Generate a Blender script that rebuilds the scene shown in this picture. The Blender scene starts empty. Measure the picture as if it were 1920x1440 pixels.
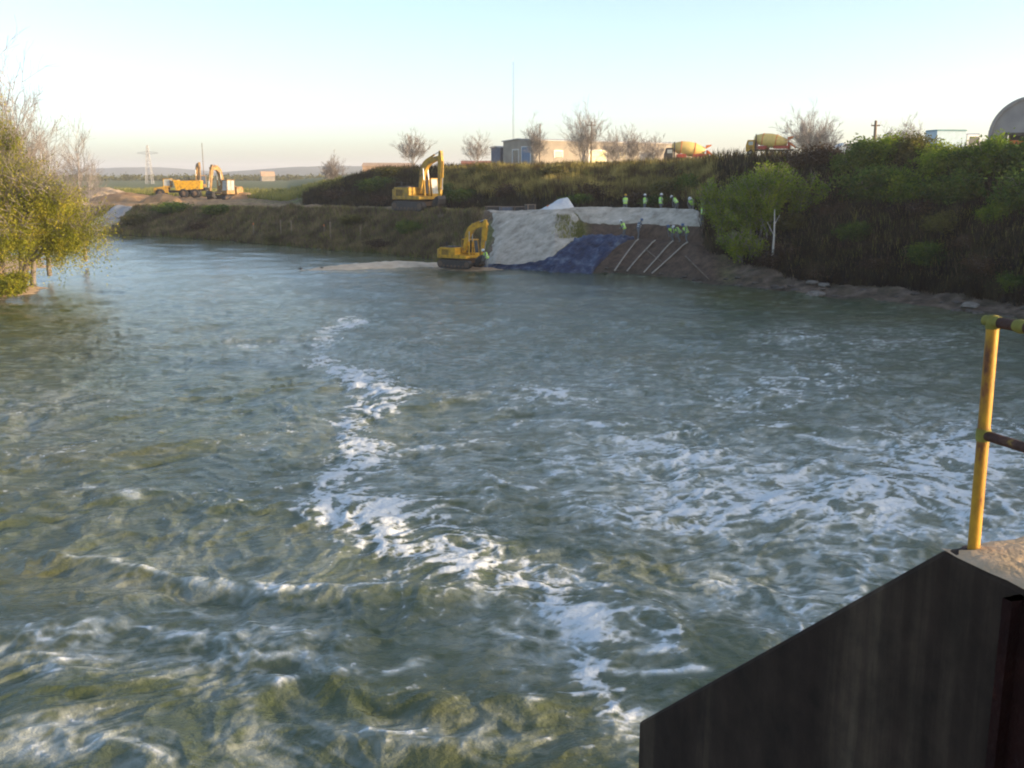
import bpy, bmesh, math, random
import numpy as np
from mathutils import Vector, Matrix, Euler
random.seed(7); np.random.seed(7)
S = bpy.context.scene; R = math.radians
# ------------------------------------------------------------------ camera
F = 1900.0; PITCH = math.atan(395/F); CAMZ = 8.0
cp, sp = math.cos(PITCH), math.sin(PITCH)
cd = bpy.data.cameras.new('camera'); cam = bpy.data.objects.new('camera', cd)
S.collection.objects.link(cam); S.camera = cam
cd.sensor_width = 36; cd.lens = 36*F/1920; cd.clip_start = .1; cd.clip_end = 20000
cam.location = (0, 0, CAMZ); cam.rotation_euler = (math.pi/2-PITCH, 0, 0)
# ------------------------------------------------------------------ world, sun, exposure
SUN_EL = R(9); SUN_AZ = R(105)          # azimuth clockwise from +Y (view direction)
w = bpy.data.worlds.new('World'); S.world = w; w.use_nodes = True
nt = w.node_tree; bg = nt.nodes['Background']; sky = nt.nodes.new('ShaderNodeTexSky')
sky.sky_type = 'NISHITA'; sky.sun_disc = False; sky.sun_elevation = SUN_EL; sky.sun_rotation = SUN_AZ
sky.altitude = 100; sky.air_density = .6; sky.dust_density = 1.7; sky.ozone_density = .55
nt.links.new(sky.outputs[0], bg.inputs[0]); bg.inputs[1].default_value = .15
sd = bpy.data.lights.new('sun', 'SUN'); sun = bpy.data.objects.new('sun', sd); S.collection.objects.link(sun)
sd.energy = 2.9; sd.angle = R(.5); sd.color = (1, .74, .48)
sdir = Vector((math.sin(SUN_AZ)*math.cos(SUN_EL), math.cos(SUN_AZ)*math.cos(SUN_EL), math.sin(SUN_EL)))
sun.rotation_euler = sdir.to_track_quat('Z', 'Y').to_euler(); sun.location = (60, -30, 60)
S.view_settings.view_transform = 'Standard'; S.view_settings.look = 'None'
S.view_settings.exposure = 1.53; S.view_settings.gamma = 1
S.render.engine = 'CYCLES'; S.cycles.filter_width = 2.0; S.cycles.max_bounces = 6

# ------------------------------------------------------------------ pixel <-> world
def slopes(px, py):
    v = (720-py)/F; u = (px-960)/F; Y = cp+v*sp
    return u/Y, (-sp+v*cp)/Y
def Dz(py, z=0.0): return (z-CAMZ)/slopes(960, py)[1]
def Zy(py, d): return CAMZ+d*slopes(960, py)[1]
def P(px, d, z):                              # point on column px (measured at horizon row) at depth d
    # exact x for that z
    tz = (z-CAMZ)/d; # solve v: (-sp+v cp)/(cp+v sp)=tz
    v = (tz*cp+sp)/(cp-tz*sp)
    return Vector(((px-960)/F/(cp+v*sp)*d, d, z))
def Q(px, py, d): s = slopes(px, py); return Vector((s[0]*d, d, CAMZ+s[1]*d))

# ------------------------------------------------------------------ numpy noise
_perm = np.random.RandomState(3).permutation(256); _perm = np.concatenate([_perm, _perm]).astype(np.int32)
_ga = np.random.RandomState(5).rand(256)*2*np.pi; _gx = np.cos(_ga); _gy = np.sin(_ga)
def pn(x, y, seed=0):
    x = np.asarray(x, float)+seed*17.31; y = np.asarray(y, float)+seed*9.77
    xi = np.floor(x).astype(np.int64); yi = np.floor(y).astype(np.int64); fx = x-xi; fy = y-yi
    ux = fx*fx*fx*(fx*(fx*6-15)+10); uy = fy*fy*fy*(fy*(fy*6-15)+10)
    def g(ix, iy, dx, dy):
        h = _perm[_perm[ix & 255]+(iy & 255)]; return _gx[h]*dx+_gy[h]*dy
    a = g(xi, yi, fx, fy); b = g(xi+1, yi, fx-1, fy); c = g(xi, yi+1, fx, fy-1); d = g(xi+1, yi+1, fx-1, fy-1)
    return ((a+(b-a)*ux)*(1-uy)+(c+(d-c)*ux)*uy)*1.41
def fbm(x, y, o=4, seed=0, g=.5):
    s = 0; a = 1; t = 0
    for i in range(o): s = s+a*pn(x*2**i, y*2**i, seed+i*3); t += a; a *= g
    return s/t
def sst(a, b, x): t = np.clip((x-a)/(b-a), 0, 1); return t*t*(3-2*t)

# ------------------------------------------------------------------ tags and mesh helpers
def tag(o, label=None, cat=None, group=None, kind=None):
    for k, v in (('label', label), ('category', cat), ('group', group), ('kind', kind)):
        if v: o[k] = v
    return o
def link(o): S.collection.objects.link(o); return o
def thing(name, label, cat, loc=(0, 0, 0), rz=0, scale=1, group=None):
    o = bpy.data.objects.new(name, None); link(o); o.empty_display_size = .3
    o.location = loc; o.rotation_euler = (0, 0, rz); o.scale = (scale,)*3
    return tag(o, label, cat, group)
def mesh_np(name, V, faces, mat, parent=None, smooth=False, attrs=None):
    """V (n,3) array, faces (m,k) int array of one polygon size"""
    me = bpy.data.meshes.new(name); V = np.asarray(V, np.float32); faces = np.asarray(faces, np.int32)
    me.vertices.add(len(V)); me.vertices.foreach_set('co', V.ravel())
    m, k = faces.shape; me.loops.add(m*k); me.polygons.add(m)
    me.loops.foreach_set('vertex_index', faces.ravel()); me.polygons.foreach_set('loop_start', np.arange(m, dtype=np.int32)*k)
    me.polygons.foreach_set('use_smooth', np.full(m, smooth)); me.update(calc_edges=True)
    for n, a in (attrs or {}).items():
        if a.ndim == 1: at = me.attributes.new(n, 'FLOAT', 'POINT'); at.data.foreach_set('value', a.astype(np.float32))
        else: at = me.attributes.new(n, 'FLOAT_COLOR', 'POINT'); at.data.foreach_set('color', a.astype(np.float32).ravel())
    me.materials.append(mat); o = link(bpy.data.objects.new(name, me)); o.parent = parent
    return o
class MB:
    def __init__(s): s.v = []; s.f = []; s.sm = []
    def add(s, vs, fs, sm=False):
        n = len(s.v); s.v += [tuple(v) for v in vs]; s.f += [tuple(i+n for i in f) for f in fs]; s.sm += [sm]*len(fs); return s
    def box(s, c, d, rot=None, taper=1.0):
        x, y, z = d[0]/2, d[1]/2, d[2]/2; M = rot.to_matrix() if rot else Matrix.Identity(3); c = Vector(c)
        vs = [c+M@Vector((sx*x*(taper if sz > 0 else 1), sy*y*(taper if sz > 0 else 1), sz*z)) for sz in (-1, 1) for sy in (-1, 1) for sx in (-1, 1)]
        return s.add(vs, [(0, 2, 3, 1), (4, 5, 7, 6), (0, 1, 5, 4), (2, 6, 7, 3), (0, 4, 6, 2), (1, 3, 7, 5)])
    def tube(s, a, b, r0, r1=None, n=8, cap=True):
        a = Vector(a); b = Vector(b); r1 = r0 if r1 is None else r1; d = b-a
        if d.length < 1e-6: return s
        d.normalize(); t = Vector((0, 0, 1)) if abs(d.z) < .9 else Vector((1, 0, 0)); u = d.cross(t).normalized(); w_ = d.cross(u)
        vs = []
        for c, r in ((a, r0), (b, r1)):
            for i in range(n):
                an = 2*math.pi*i/n; vs.append(c+(u*math.cos(an)+w_*math.sin(an))*r)
        s.add(vs, [(i, (i+1) % n, n+(i+1) % n, n+i) for i in range(n)], n > 5)
        if cap: s.add(vs[:n], [tuple(range(n))[::-1]]); s.add(vs[n:], [tuple(range(n))])
        return s
    def path(s, pts, r, n=6):
        for a, b in zip(pts[:-1], pts[1:]): s.tube(a, b, r, r, n)
        return s
    def prism(s, pts, y0, y1, axis='y'):
        """polygon in XZ extruded along Y (or in YZ extruded along X)"""
        n = len(pts)
        mk = (lambda p, t: (p[0], t, p[1])) if axis == 'y' else ((lambda p, t: (t, p[0], p[1])) if axis == 'x' else (lambda p, t: (p[0], p[1], t)))
        vs = [mk(p, y0) for p in pts]+[mk(p, y1) for p in pts]
        return s.add(vs, [tuple(range(n)), tuple(range(2*n-1, n-1, -1))]+[(i, n+i, n+(i+1) % n, (i+1) % n) for i in range(n)])
    def lathe(s, prof, c=(0, 0, 0), axis=(0, 0, 1), n=20):
        q = Vector(axis).normalized().to_track_quat('Z', 'Y'); c = Vector(c); vs = []
        for r, z in prof:
            for i in range(n): an = 2*math.pi*i/n; vs.append(c+q@Vector((r*math.cos(an), r*math.sin(an), z)))
        fs = [(j*n+i, j*n+(i+1) % n, (j+1)*n+(i+1) % n, (j+1)*n+i) for j in range(len(prof)-1) for i in range(n)]
        return s.add(vs, fs, True)
    def build(s, name, mat, parent=None, bevel=0):
        me = bpy.data.meshes.new(name); me.from_pydata([tuple(v) for v in s.v], [], s.f); me.materials.append(mat)
        me.polygons.foreach_set('use_smooth', s.sm)
        bm = bmesh.new(); bm.from_mesh(me); bmesh.ops.recalc_face_normals(bm, faces=bm.faces[:])
        bm.to_mesh(me); bm.free(); me.update()
        o = link(bpy.data.objects.new(name, me)); o.parent = parent
        if bevel:
            m = o.modifiers.new('bevel', 'BEVEL'); m.width = bevel; m.segments = 2; m.limit_method = 'ANGLE'
        return o
def copy_tree(o, parent=None):
    c = o.copy(); link(c); c.parent = parent
    for ch in list(o.children): copy_tree(ch, c)
    return c

# ------------------------------------------------------------------ materials
def new_mat(name):
    m = bpy.data.materials.new(name); m.use_nodes = True; return m, m.node_tree.nodes, m.node_tree.links, m.node_tree.nodes['Principled BSDF']
def ramp(N, stops):
    r = N.new('ShaderNodeValToRGB'); e = r.color_ramp.elements
    e[0].position, e[0].color = stops[0][0], (*stops[0][1], 1); e[1].position, e[1].color = stops[-1][0], (*stops[-1][1], 1)
    for p, c in stops[1:-1]: q = e.new(p); q.color = (*c, 1)
    return r
def mat(name, stops, scale=1.0, detail=4, rough=.8, bump=0, bscale=None, metal=0, stretch=(1, 1, 1), spec=.3, world=False, bdist=.05):
    m, N, L, b = new_mat(name)
    if world: g = N.new('ShaderNodeNewGeometry').outputs['Position']
    else: g = N.new('ShaderNodeTexCoord').outputs['Object']
    mp = N.new('ShaderNodeMapping'); mp.inputs['Scale'].default_value = stretch; L.new(g, mp.inputs[0])
    n = N.new('ShaderNodeTexNoise'); n.inputs['Scale'].default_value = scale; n.inputs['Detail'].default_value = detail
    n.inputs['Roughness'].default_value = .65; L.new(mp.outputs[0], n.inputs[0])
    r = ramp(N, stops if len(stops) > 1 else [(0, stops[0][1]), (1, stops[0][1])]); L.new(n.outputs[0], r.inputs[0]); L.new(r.outputs[0], b.inputs['Base Color'])
    b.inputs['Roughness'].default_value = rough; b.inputs['Metallic'].default_value = metal; b.inputs['Specular IOR Level'].default_value = spec
    if bump:
        n2 = N.new('ShaderNodeTexNoise'); n2.inputs['Scale'].default_value = bscale or scale*4; n2.inputs['Detail'].default_value = 5; L.new(mp.outputs[0], n2.inputs[0])
        bp = N.new('ShaderNodeBump'); bp.inputs['Strength'].default_value = bump; bp.inputs['Distance'].default_value = bdist
        L.new(n2.outputs[0], bp.inputs['Height']); L.new(bp.outputs[0], b.inputs['Normal'])
    return m
def flat(name, c, rough=.5, metal=0, var=.25, scale=2.5, spec=.4):
    lo = tuple(x*(1-var) for x in c); hi = tuple(min(1, x*(1+var)) for x in c)
    return mat(name, [(.3, lo), (.7, hi)], scale, 4, rough, .15, scale*5, metal, spec=spec, bdist=.01)
def leaf_mat(name, stops, scale=.9, trans=.35):
    m, N, L, b = new_mat(name); N.remove(b); out = N['Material Output']
    g = N.new('ShaderNodeNewGeometry'); n = N.new('ShaderNodeTexNoise'); n.inputs['Scale'].default_value = scale; n.inputs['Detail'].default_value = 3
    L.new(g.outputs['Position'], n.inputs[0]); oi = N.new('ShaderNodeObjectInfo')
    a = N.new('ShaderNodeMath'); a.operation = 'MULTIPLY_ADD'; a.inputs[1].default_value = .22; L.new(g.outputs['Random Per Island'], a.inputs[0])
    L.new(n.outputs[0], a.inputs[2]); a2 = N.new('ShaderNodeMath'); a2.operation = 'MULTIPLY_ADD'; a2.inputs[1].default_value = .16
    L.new(oi.outputs['Random'], a2.inputs[0]); L.new(a.outputs[0], a2.inputs[2]); a3 = N.new('ShaderNodeMath'); a3.operation = 'SUBTRACT'; a3.inputs[1].default_value = .17; L.new(a2.outputs[0], a3.inputs[0])
    r = ramp(N, stops); L.new(a3.outputs[0], r.inputs[0])
    d = N.new('ShaderNodeBsdfDiffuse'); t = N.new('ShaderNodeBsdfTranslucent'); mx = N.new('ShaderNodeMixShader'); mx.inputs[0].default_value = trans
    L.new(r.outputs[0], d.inputs[0]); L.new(r.outputs[0], t.inputs[0]); L.new(d.outputs[0], mx.inputs[1]); L.new(t.outputs[0], mx.inputs[2]); L.new(mx.outputs[0], out.inputs[0])
    return m
M = {}
M['yellow'] = mat('machine_yellow_paint', [(.33, (.14, .09, .04)), (.43, (.5, .27, .02)), (.65, (.72, .4, .02))], 2.2, 6, .5, .1)
M['dyellow'] = mat('dusty_yellow_paint', [(.34, (.13, .09, .05)), (.46, (.42, .24, .035)), (.7, (.62, .36, .03))], 2.2, 6, .6, .1)
M['black'] = flat('black_rubber', (.02, .02, .02), .8)
M['dark'] = flat('dark_steel', (.05, .047, .045), .6, .3)
M['steel'] = flat('bright_steel', (.45, .45, .45), .3, .8)
M['glass'] = flat('cab_glass', (.03, .04, .05), .08, var=.1, spec=.8)
M['paleglass'] = flat('pale_dusty_glass', (.4, .42, .4), .3, var=.2)
M['mud'] = flat('dried_mud', (.13, .09, .06), .95)
M['white'] = flat('white_paint', (.7, .7, .68), .5, var=.08)
M['cream'] = flat('cream_paint', (.8, .56, .17), .5, var=.12)
M['farpaint'] = mat('worn_brownish_yellow', [(.3, (.14, .09, .06)), (.5, (.34, .2, .07)), (.7, (.5, .36, .18))], 1.6, 6, .7, .1)
M['red'] = flat('red_paint', (.42, .06, .035), .5, var=.2)
M['orange'] = flat('orange_paint', (.75, .2, .04), .5, var=.15)
M['blue'] = flat('blue_paint', (.06, .12, .25), .5)
M['paleblue'] = flat('pale_blue_paint', (.42, .55, .62), .45, var=.1)
M['bluegreen'] = flat('blue_green_roof_paint', (.12, .25, .27), .5)
M['hiviz'] = flat('lime_safety_cloth', (.5, .85, .12), .7, var=.1)
M['denim'] = flat('dark_blue_trousers', (.035, .05, .1), .9)
M['shirt'] = flat('grey_shirt', (.16, .17, .18), .9)
M['skin'] = flat('skin', (.42, .24, .16), .6, var=.08)
M['bark'] = mat('grey_brown_bark', [(.3, (.14, .115, .1)), (.7, (.3, .26, .23))], 3, rough=.95)
M['palebark'] = mat('pale_bark', [(.3, (.35, .32, .27)), (.7, (.6, .57, .5))], 3, rough=.9)
M['wood'] = mat('weathered_wood', [(.3, (.12, .09, .065)), (.7, (.26, .2, .15))], 4, rough=.9)
M['stake'] = flat('pale_stake_wood', (.3, .24, .17), .8)
M['palerock'] = mat('pale_rock', [(.3, (.13, .11, .09)), (.7, (.27, .24, .2))], 2, rough=.95, bump=.6)
M['rock'] = mat('shore_rock', [(.3, (.05, .042, .035)), (.7, (.15, .13, .11))], 2, rough=.95, bump=.6)
# ------------------------------------------------------------------ terrain
def stn(px, shore_py, offs, d0=None):
    """offs: list of (offset from shore, z) for controls 2..9, then the two far controls"""
    d = d0 if d0 else Dz(shore_py); u = (px-960)/F; k = 1/math.sqrt(1+u*u) if px > 1950 else 1
    pts = [(d-7*k, -1.8), (d, 0)]+[(d+o*k, z) for o, z in offs]
    zf = offs[-1][1]; pts += [(300*k+10, zf), (4500*k, zf if zf > 6 else 3.6)]
    return px, pts
ST = [
 stn(-2500, 0, [(2, .8), (5, 2.2), (9, 3.4), (11, 3.5), (30, 3.6), (50, 3.6), (60, 3.6), (80, 3.7)], 120),
 stn(-600, 0, [(2, .8), (5, 2.2), (9, 3.4), (11, 3.5), (30, 3.6), (50, 3.6), (60, 3.6), (80, 3.7)], 150),
 stn(185, 438, [(2, .7), (5, 1.9), (9, 3.2), (11, 3.3), (30, 3.6), (50, 3.8), (60, 3.8), (80, 3.7)]),
 stn(430, 452, [(2, .6), (5, 1.9), (9.5, 3.55), (11, 3.6), (28, 3.7), (45, 3.8), (60, 3.8), (80, 3.7)]),
 stn(540, 462, [(2, .6), (5, 1.9), (9.5, 3.8), (11, 3.9), (18, 4.1), (22, 4.15), (30, 4.1), (50, 3.9)]),
 stn(575, 465, [(2, .6), (5, 1.9), (9.5, 3.85), (11, 3.95), (18, 4.1), (23, 4.6), (27, 5.0), (50, 5.0)]),
 stn(610, 468, [(2, .6), (5, 1.9), (9.5, 3.85), (11, 4), (18, 4.1), (23, 5.0), (28, 5.9), (50, 6)]),
 stn(660, 472, [(2, .6), (5, 1.9), (9.5, 3.9), (11, 4), (18, 4.1), (23, 5.6), (29, 7.1), (50, 7.2)]),
 stn(710, 476, [(2, .6), (5, 1.9), (9.5, 4), (11, 4.1), (17, 4.2), (23, 6.2), (29.5, 8.2), (50, 8.2)]),
 stn(780, 483, [(2, .6), (5, 1.9), (10, 4.1), (11, 4.2), (17, 4.25), (23, 6.4), (30, 8.2), (50, 8.6)]),
 stn(860, 493, [(2, .6), (5, 1.9), (10, 4.15), (11.5, 4.25), (17, 4.3), (24, 6.5), (31, 8.3), (50, 8.8)]),
 stn(930, 503, [(2, .8), (5, 2.1), (9.5, 4.3), (11, 4.4), (17, 4.35), (24, 6.5), (31, 8.3), (50, 8.8)]),
 stn(1040, 511, [(3.2, 1.9), (4.6, 2.5), (8, 4.2), (9.5, 4.75), (14, 4.3), (21, 6.5), (28, 8.3), (45, 8.9)]),
 stn(1110, 512, [(4, 2.5), (5.2, 2.6), (6.6, 3.55), (9, 5.0), (12, 4.2), (20, 6.5), (27, 8.35), (45, 9)]),
 stn(1200, 516, [(4, 2.5), (5.3, 2.6), (6.3, 3.7), (9, 5.0), (12, 4.2), (20, 6.5), (26, 8.5), (45, 9.1)]),
 stn(1305, 528, [(4, 2.5), (5.3, 2.6), (6.4, 3.7), (9, 5.0), (12, 4.2), (18, 6.5), (24, 8.7), (45, 9.1)]),
 stn(1345, 533, [(3, 1.3), (4.8, 2.3), (6.4, 3.5), (9, 4.7), (11.5, 4.8), (16, 6.8), (21, 9.1), (45, 9.2)]),
 stn(1500, 552, [(2, .35), (4, .8), (6, 2.4), (9, 4.6), (11, 5.1), (14, 6.9), (18, 9.1), (40, 9.3)]),
 stn(1700, 573, [(2, .35), (4, .8), (6, 2.6), (9, 4.8), (11, 5.3), (14, 7.1), (17.5, 9.2), (40, 9.4)]),
 stn(1920, 604, [(2, .35), (4, .8), (6, 2.6), (9, 4.8), (11, 5.3), (14, 7.3), (17, 9.2), (40, 9.4)]),
 stn(2400, 0, [(2, .35), (4, .8), (6, 2.6), (9, 4.8), (11, 5.3), (14, 7.3), (17, 9.2), (40, 9.4)], 41),
 stn(4000, 0, [(2, .35), (4, .8), (6, 2.6), (9, 4.8), (11, 5.3), (14, 7.3), (17, 9.2), (40, 9.4)], 18),
 stn(9500, 0, [(2, .35), (4, .8), (6, 2.6), (9, 4.8), (11, 5.3), (14, 7.3), (17, 9.2), (40, 9.4)], 6.7),
 stn(40000, 0, [(2, .35), (4, .8), (6, 2.6), (9, 4.8), (11, 5.3), (14, 7.3), (17, 9.2), (40, 9.4)], 1.45)]
_spx = np.array([s[0] for s in ST], float); _sd = np.array([[p[0] for p in s[1]] for s in ST]); _sz = np.array([[p[1] for p in s[1]] for s in ST])
K = _sd.shape[1]
def terr(px, t):
    """vectorised terrain point for column px and profile parameter t"""
    px = np.asarray(px, float); t = np.clip(np.asarray(t, float), 0, K-1.001); px, t = np.broadcast_arrays(px, t)
    i = np.clip(np.searchsorted(_spx, px)-1, 0, len(_spx)-2); a = (px-_spx[i])/(_spx[i+1]-_spx[i]); k = t.astype(int); b = t-k
    b2 = b+.0*b
    def g(A):
        lo = A[i, k]*(1-a)+A[i+1, k]*a; hi = A[i, k+1]*(1-a)+A[i+1, k+1]*a; return lo*(1-b2)+hi*b2
    d = g(_sd); z = g(_sz)
    v = ((z-CAMZ)/d*cp+sp)/(cp-(z-CAMZ)/d*sp); x = (px-960)/F/(cp+v*sp)*d
    amp = sst(0.7, 1.6, t)*(1-sst(9.2, 10, t)*.8)
    n = (fbm(x*.35, d*.35, 4, 11)*.45+fbm(x*1.3, d*1.3, 3, 21)*.14)*amp
    smooth = sst(900, 960, px)*(1-sst(1300, 1340, px))*(1-sst(5.0, 6.5, t)); n = n*(1-.75*smooth)
    return np.stack([x, d, z+n], -1)
def T1(px, t, off=0): p = terr(px, t); return Vector((float(p[0]), float(p[1]), float(p[2])+off))
cols = np.concatenate([np.linspace(-2500, 0, 40)[:-1], np.linspace(0, 1960, 440)[:-1], np.linspace(1960, 2600, 50)[:-1], np.linspace(2600, 9500, 50)[:-1], np.linspace(9500, 40000, 12)])
ts = np.concatenate([np.linspace(0, 1, 5)[:-1], np.linspace(1, 9, 105)[:-1], np.linspace(9, 10, 14)[:-1], np.linspace(10, 11, 24)**1])
CC, TT = np.meshgrid(cols, ts); TP = terr(CC, TT)
def grid_faces(nr, nc):
    i = np.arange(nr-1)[:, None]*nc+np.arange(nc-1)[None, :]; i = i.ravel(); return np.stack([i, i+1, i+nc+1, i+nc], 1)
# soil zones (ground colours, with the right bank's shade painted in)
def zone(px, t, x, y):
    n = fbm(x*.25, y*.25, 3, 31)*.5+.5; n2 = fbm(x*.9, y*.9, 3, 41)*.5+.5
    def c(*a): return np.array(a)
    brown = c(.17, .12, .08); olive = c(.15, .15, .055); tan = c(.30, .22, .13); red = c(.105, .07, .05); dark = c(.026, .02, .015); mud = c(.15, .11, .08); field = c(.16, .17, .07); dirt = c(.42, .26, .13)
    col = brown+(olive-brown)*sst(.42, .6, n)[..., None]
    def mixin(col, k, m): return col+(k-col)*np.clip(m, 0, 1)[..., None]
    lower = sst(3.6, 4.2, t)*(1-sst(6.1, 6.6, t))*(1-sst(880, 930, px)); col = mixin(col, tan, lower*.7*sst(.3, .6, n2))       # terrace track
    left = sst(4.4, 5.2, t)*(1-sst(9.3, 9.8, t))*(1-sst(400, 560, px)); col = mixin(col, dirt, left*(.55+.45*n2))
    crest = sst(7.0, 8.0, t)*(1-sst(9, 9.5, t))*sst(640, 720, px); col = mixin(col, c(.13, .16, .05), crest*.8)
    rs = sst(1085, 1115, px)*(1-sst(1335, 1375, px))*sst(.7, 1, t)*(1-sst(4.0, 4.3, t)); col = mixin(col, red, rs)
    rb = sst(1335, 1400, px)*(1-sst(8.5, 9, t)); col = mixin(col, dark, rb*.85)  # dark soil, deepened so the right bank's shade is in the colour
    sh = sst(1330, 1400, px)*(1-sst(2.6, 3.2, t)); col = mixin(col, mud, sh*(.35+.65*sst(.4, .6, n2)))
    wet = 1-sst(1.0, 1.35, t); col = mixin(col, c(.07, .055, .04), wet*.8)
    far = sst(9.6, 10, t); col = mixin(col, field, far)
    return np.concatenate([col, np.ones(col.shape[:-1]+(1,))], -1)
def ground_mat(name, bump=.7):
    m, N, L, b = new_mat(name); at = N.new('ShaderNodeAttribute'); at.attribute_name = 'soil'
    g = N.new('ShaderNodeNewGeometry'); n = N.new('ShaderNodeTexNoise'); n.inputs['Scale'].default_value = 1.7; n.inputs['Detail'].default_value = 8; n.inputs['Roughness'].default_value = .7
    L.new(g.outputs['Position'], n.inputs[0]); r = ramp(N, [(.28, (.35, .35, .33)), (.5, (.95, .95, .95)), (.72, (1.7, 1.65, 1.55))]); L.new(n.outputs[0], r.inputs[0])
    mx = N.new('ShaderNodeMix'); mx.data_type = 'RGBA'; mx.blend_type = 'MULTIPLY'; mx.inputs[0].default_value = 1; L.new(at.outputs['Color'], mx.inputs[6]); L.new(r.outputs[0], mx.inputs[7])
    L.new(mx.outputs[2], b.inputs['Base Color']); b.inputs['Roughness'].default_value = .95; b.inputs['Specular IOR Level'].default_value = .15
    bp = N.new('ShaderNodeBump'); bp.inputs['Strength'].default_value = bump; bp.inputs['Distance'].default_value = .15; L.new(n.outputs[0], bp.inputs['Height']); L.new(bp.outputs[0], b.inputs['Normal'])
    return m
GM = ground_mat('bank_soil')
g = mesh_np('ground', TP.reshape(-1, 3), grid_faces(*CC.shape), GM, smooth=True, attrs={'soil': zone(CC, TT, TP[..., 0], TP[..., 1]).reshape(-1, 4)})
tag(g, kind='structure')
def sheet(name, L_, R_, t0, t1, nt_, np_, off, m, wr=0, kind='structure', **kw):
    """sheet lying on the terrain between boundary functions L_(t), R_(t), with thickness at its rim"""
    t = np.linspace(t0, t1, nt_)[:, None]; a = np.linspace(0, 1, np_)[None, :]; jl = 9*fbm(t*3.1, t*0+off*50, 3, 5); jr = 9*fbm(t*2.7+9, t*0+off*50, 3, 6); px = (L_(t)+jl)*(1-a)+(R_(t)+jr)*a; e_ = np.minimum(t-t0, t1-t)/(t1-t0); tt = t+.16*fbm(px*.045, t*0+t0, 3, 8)*(1-np.clip(e_*4, 0, 1))
    p = terr(px, tt); rim = np.minimum(np.minimum(a, 1-a)*np_, np.minimum((t-t0), (t1-t))/(t1-t0)*nt_); k = sst(0, 1.5, rim)
    p[..., 2] += -.12+(.12+off)*k+wr*k*(fbm(p[..., 0]*1.5, p[..., 1]*1.5, 3, 77)+np.abs(pn(p[..., 0]*.8+p[..., 1]*.5, p[..., 1]*3, 5)))
    return tag(mesh_np(name, p.reshape(-1, 3), grid_faces(nt_, np_), m, smooth=True), kind=kind, **kw)
interp = lambda xs, ys: (lambda t: np.interp(t, xs, ys))
M['gravel'] = mat('pale_crushed_gravel', [(.3, (.27, .225, .155)), (.43, (.43, .37, .27)), (.6, (.54, .47, .36)), (.75, (.66, .58, .45))], 1.3, 9, .95, .8, 9, world=True)
M['gravelband'] = mat('grey_gravel', [(.3, (.22, .19, .145)), (.46, (.4, .35, .275)), (.58, (.5, .44, .35)), (.72, (.64, .57, .47))], 1.1, 9, .95, .8, 9, world=True)
sheet('gravel_slope', interp([1, 2, 3, 4, 5, 5.4], [905, 915, 925, 920, 910, 905]), interp([.85, 1.3, 2, 3, 4, 5, 5.4], [975, 1015, 1070, 1085, 1085, 1080, 1075]), .9, 5.4, 70, 60, .06, M['gravelband'], .05)
sheet('gravel_road', interp([4, 4.5, 5, 5.5], [1096, 1080, 1062, 1056]), interp([4, 5, 5.5], [1318, 1312, 1308]), 4.0, 5.5, 24, 110, .07, M['gravelband'], .05)
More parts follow.
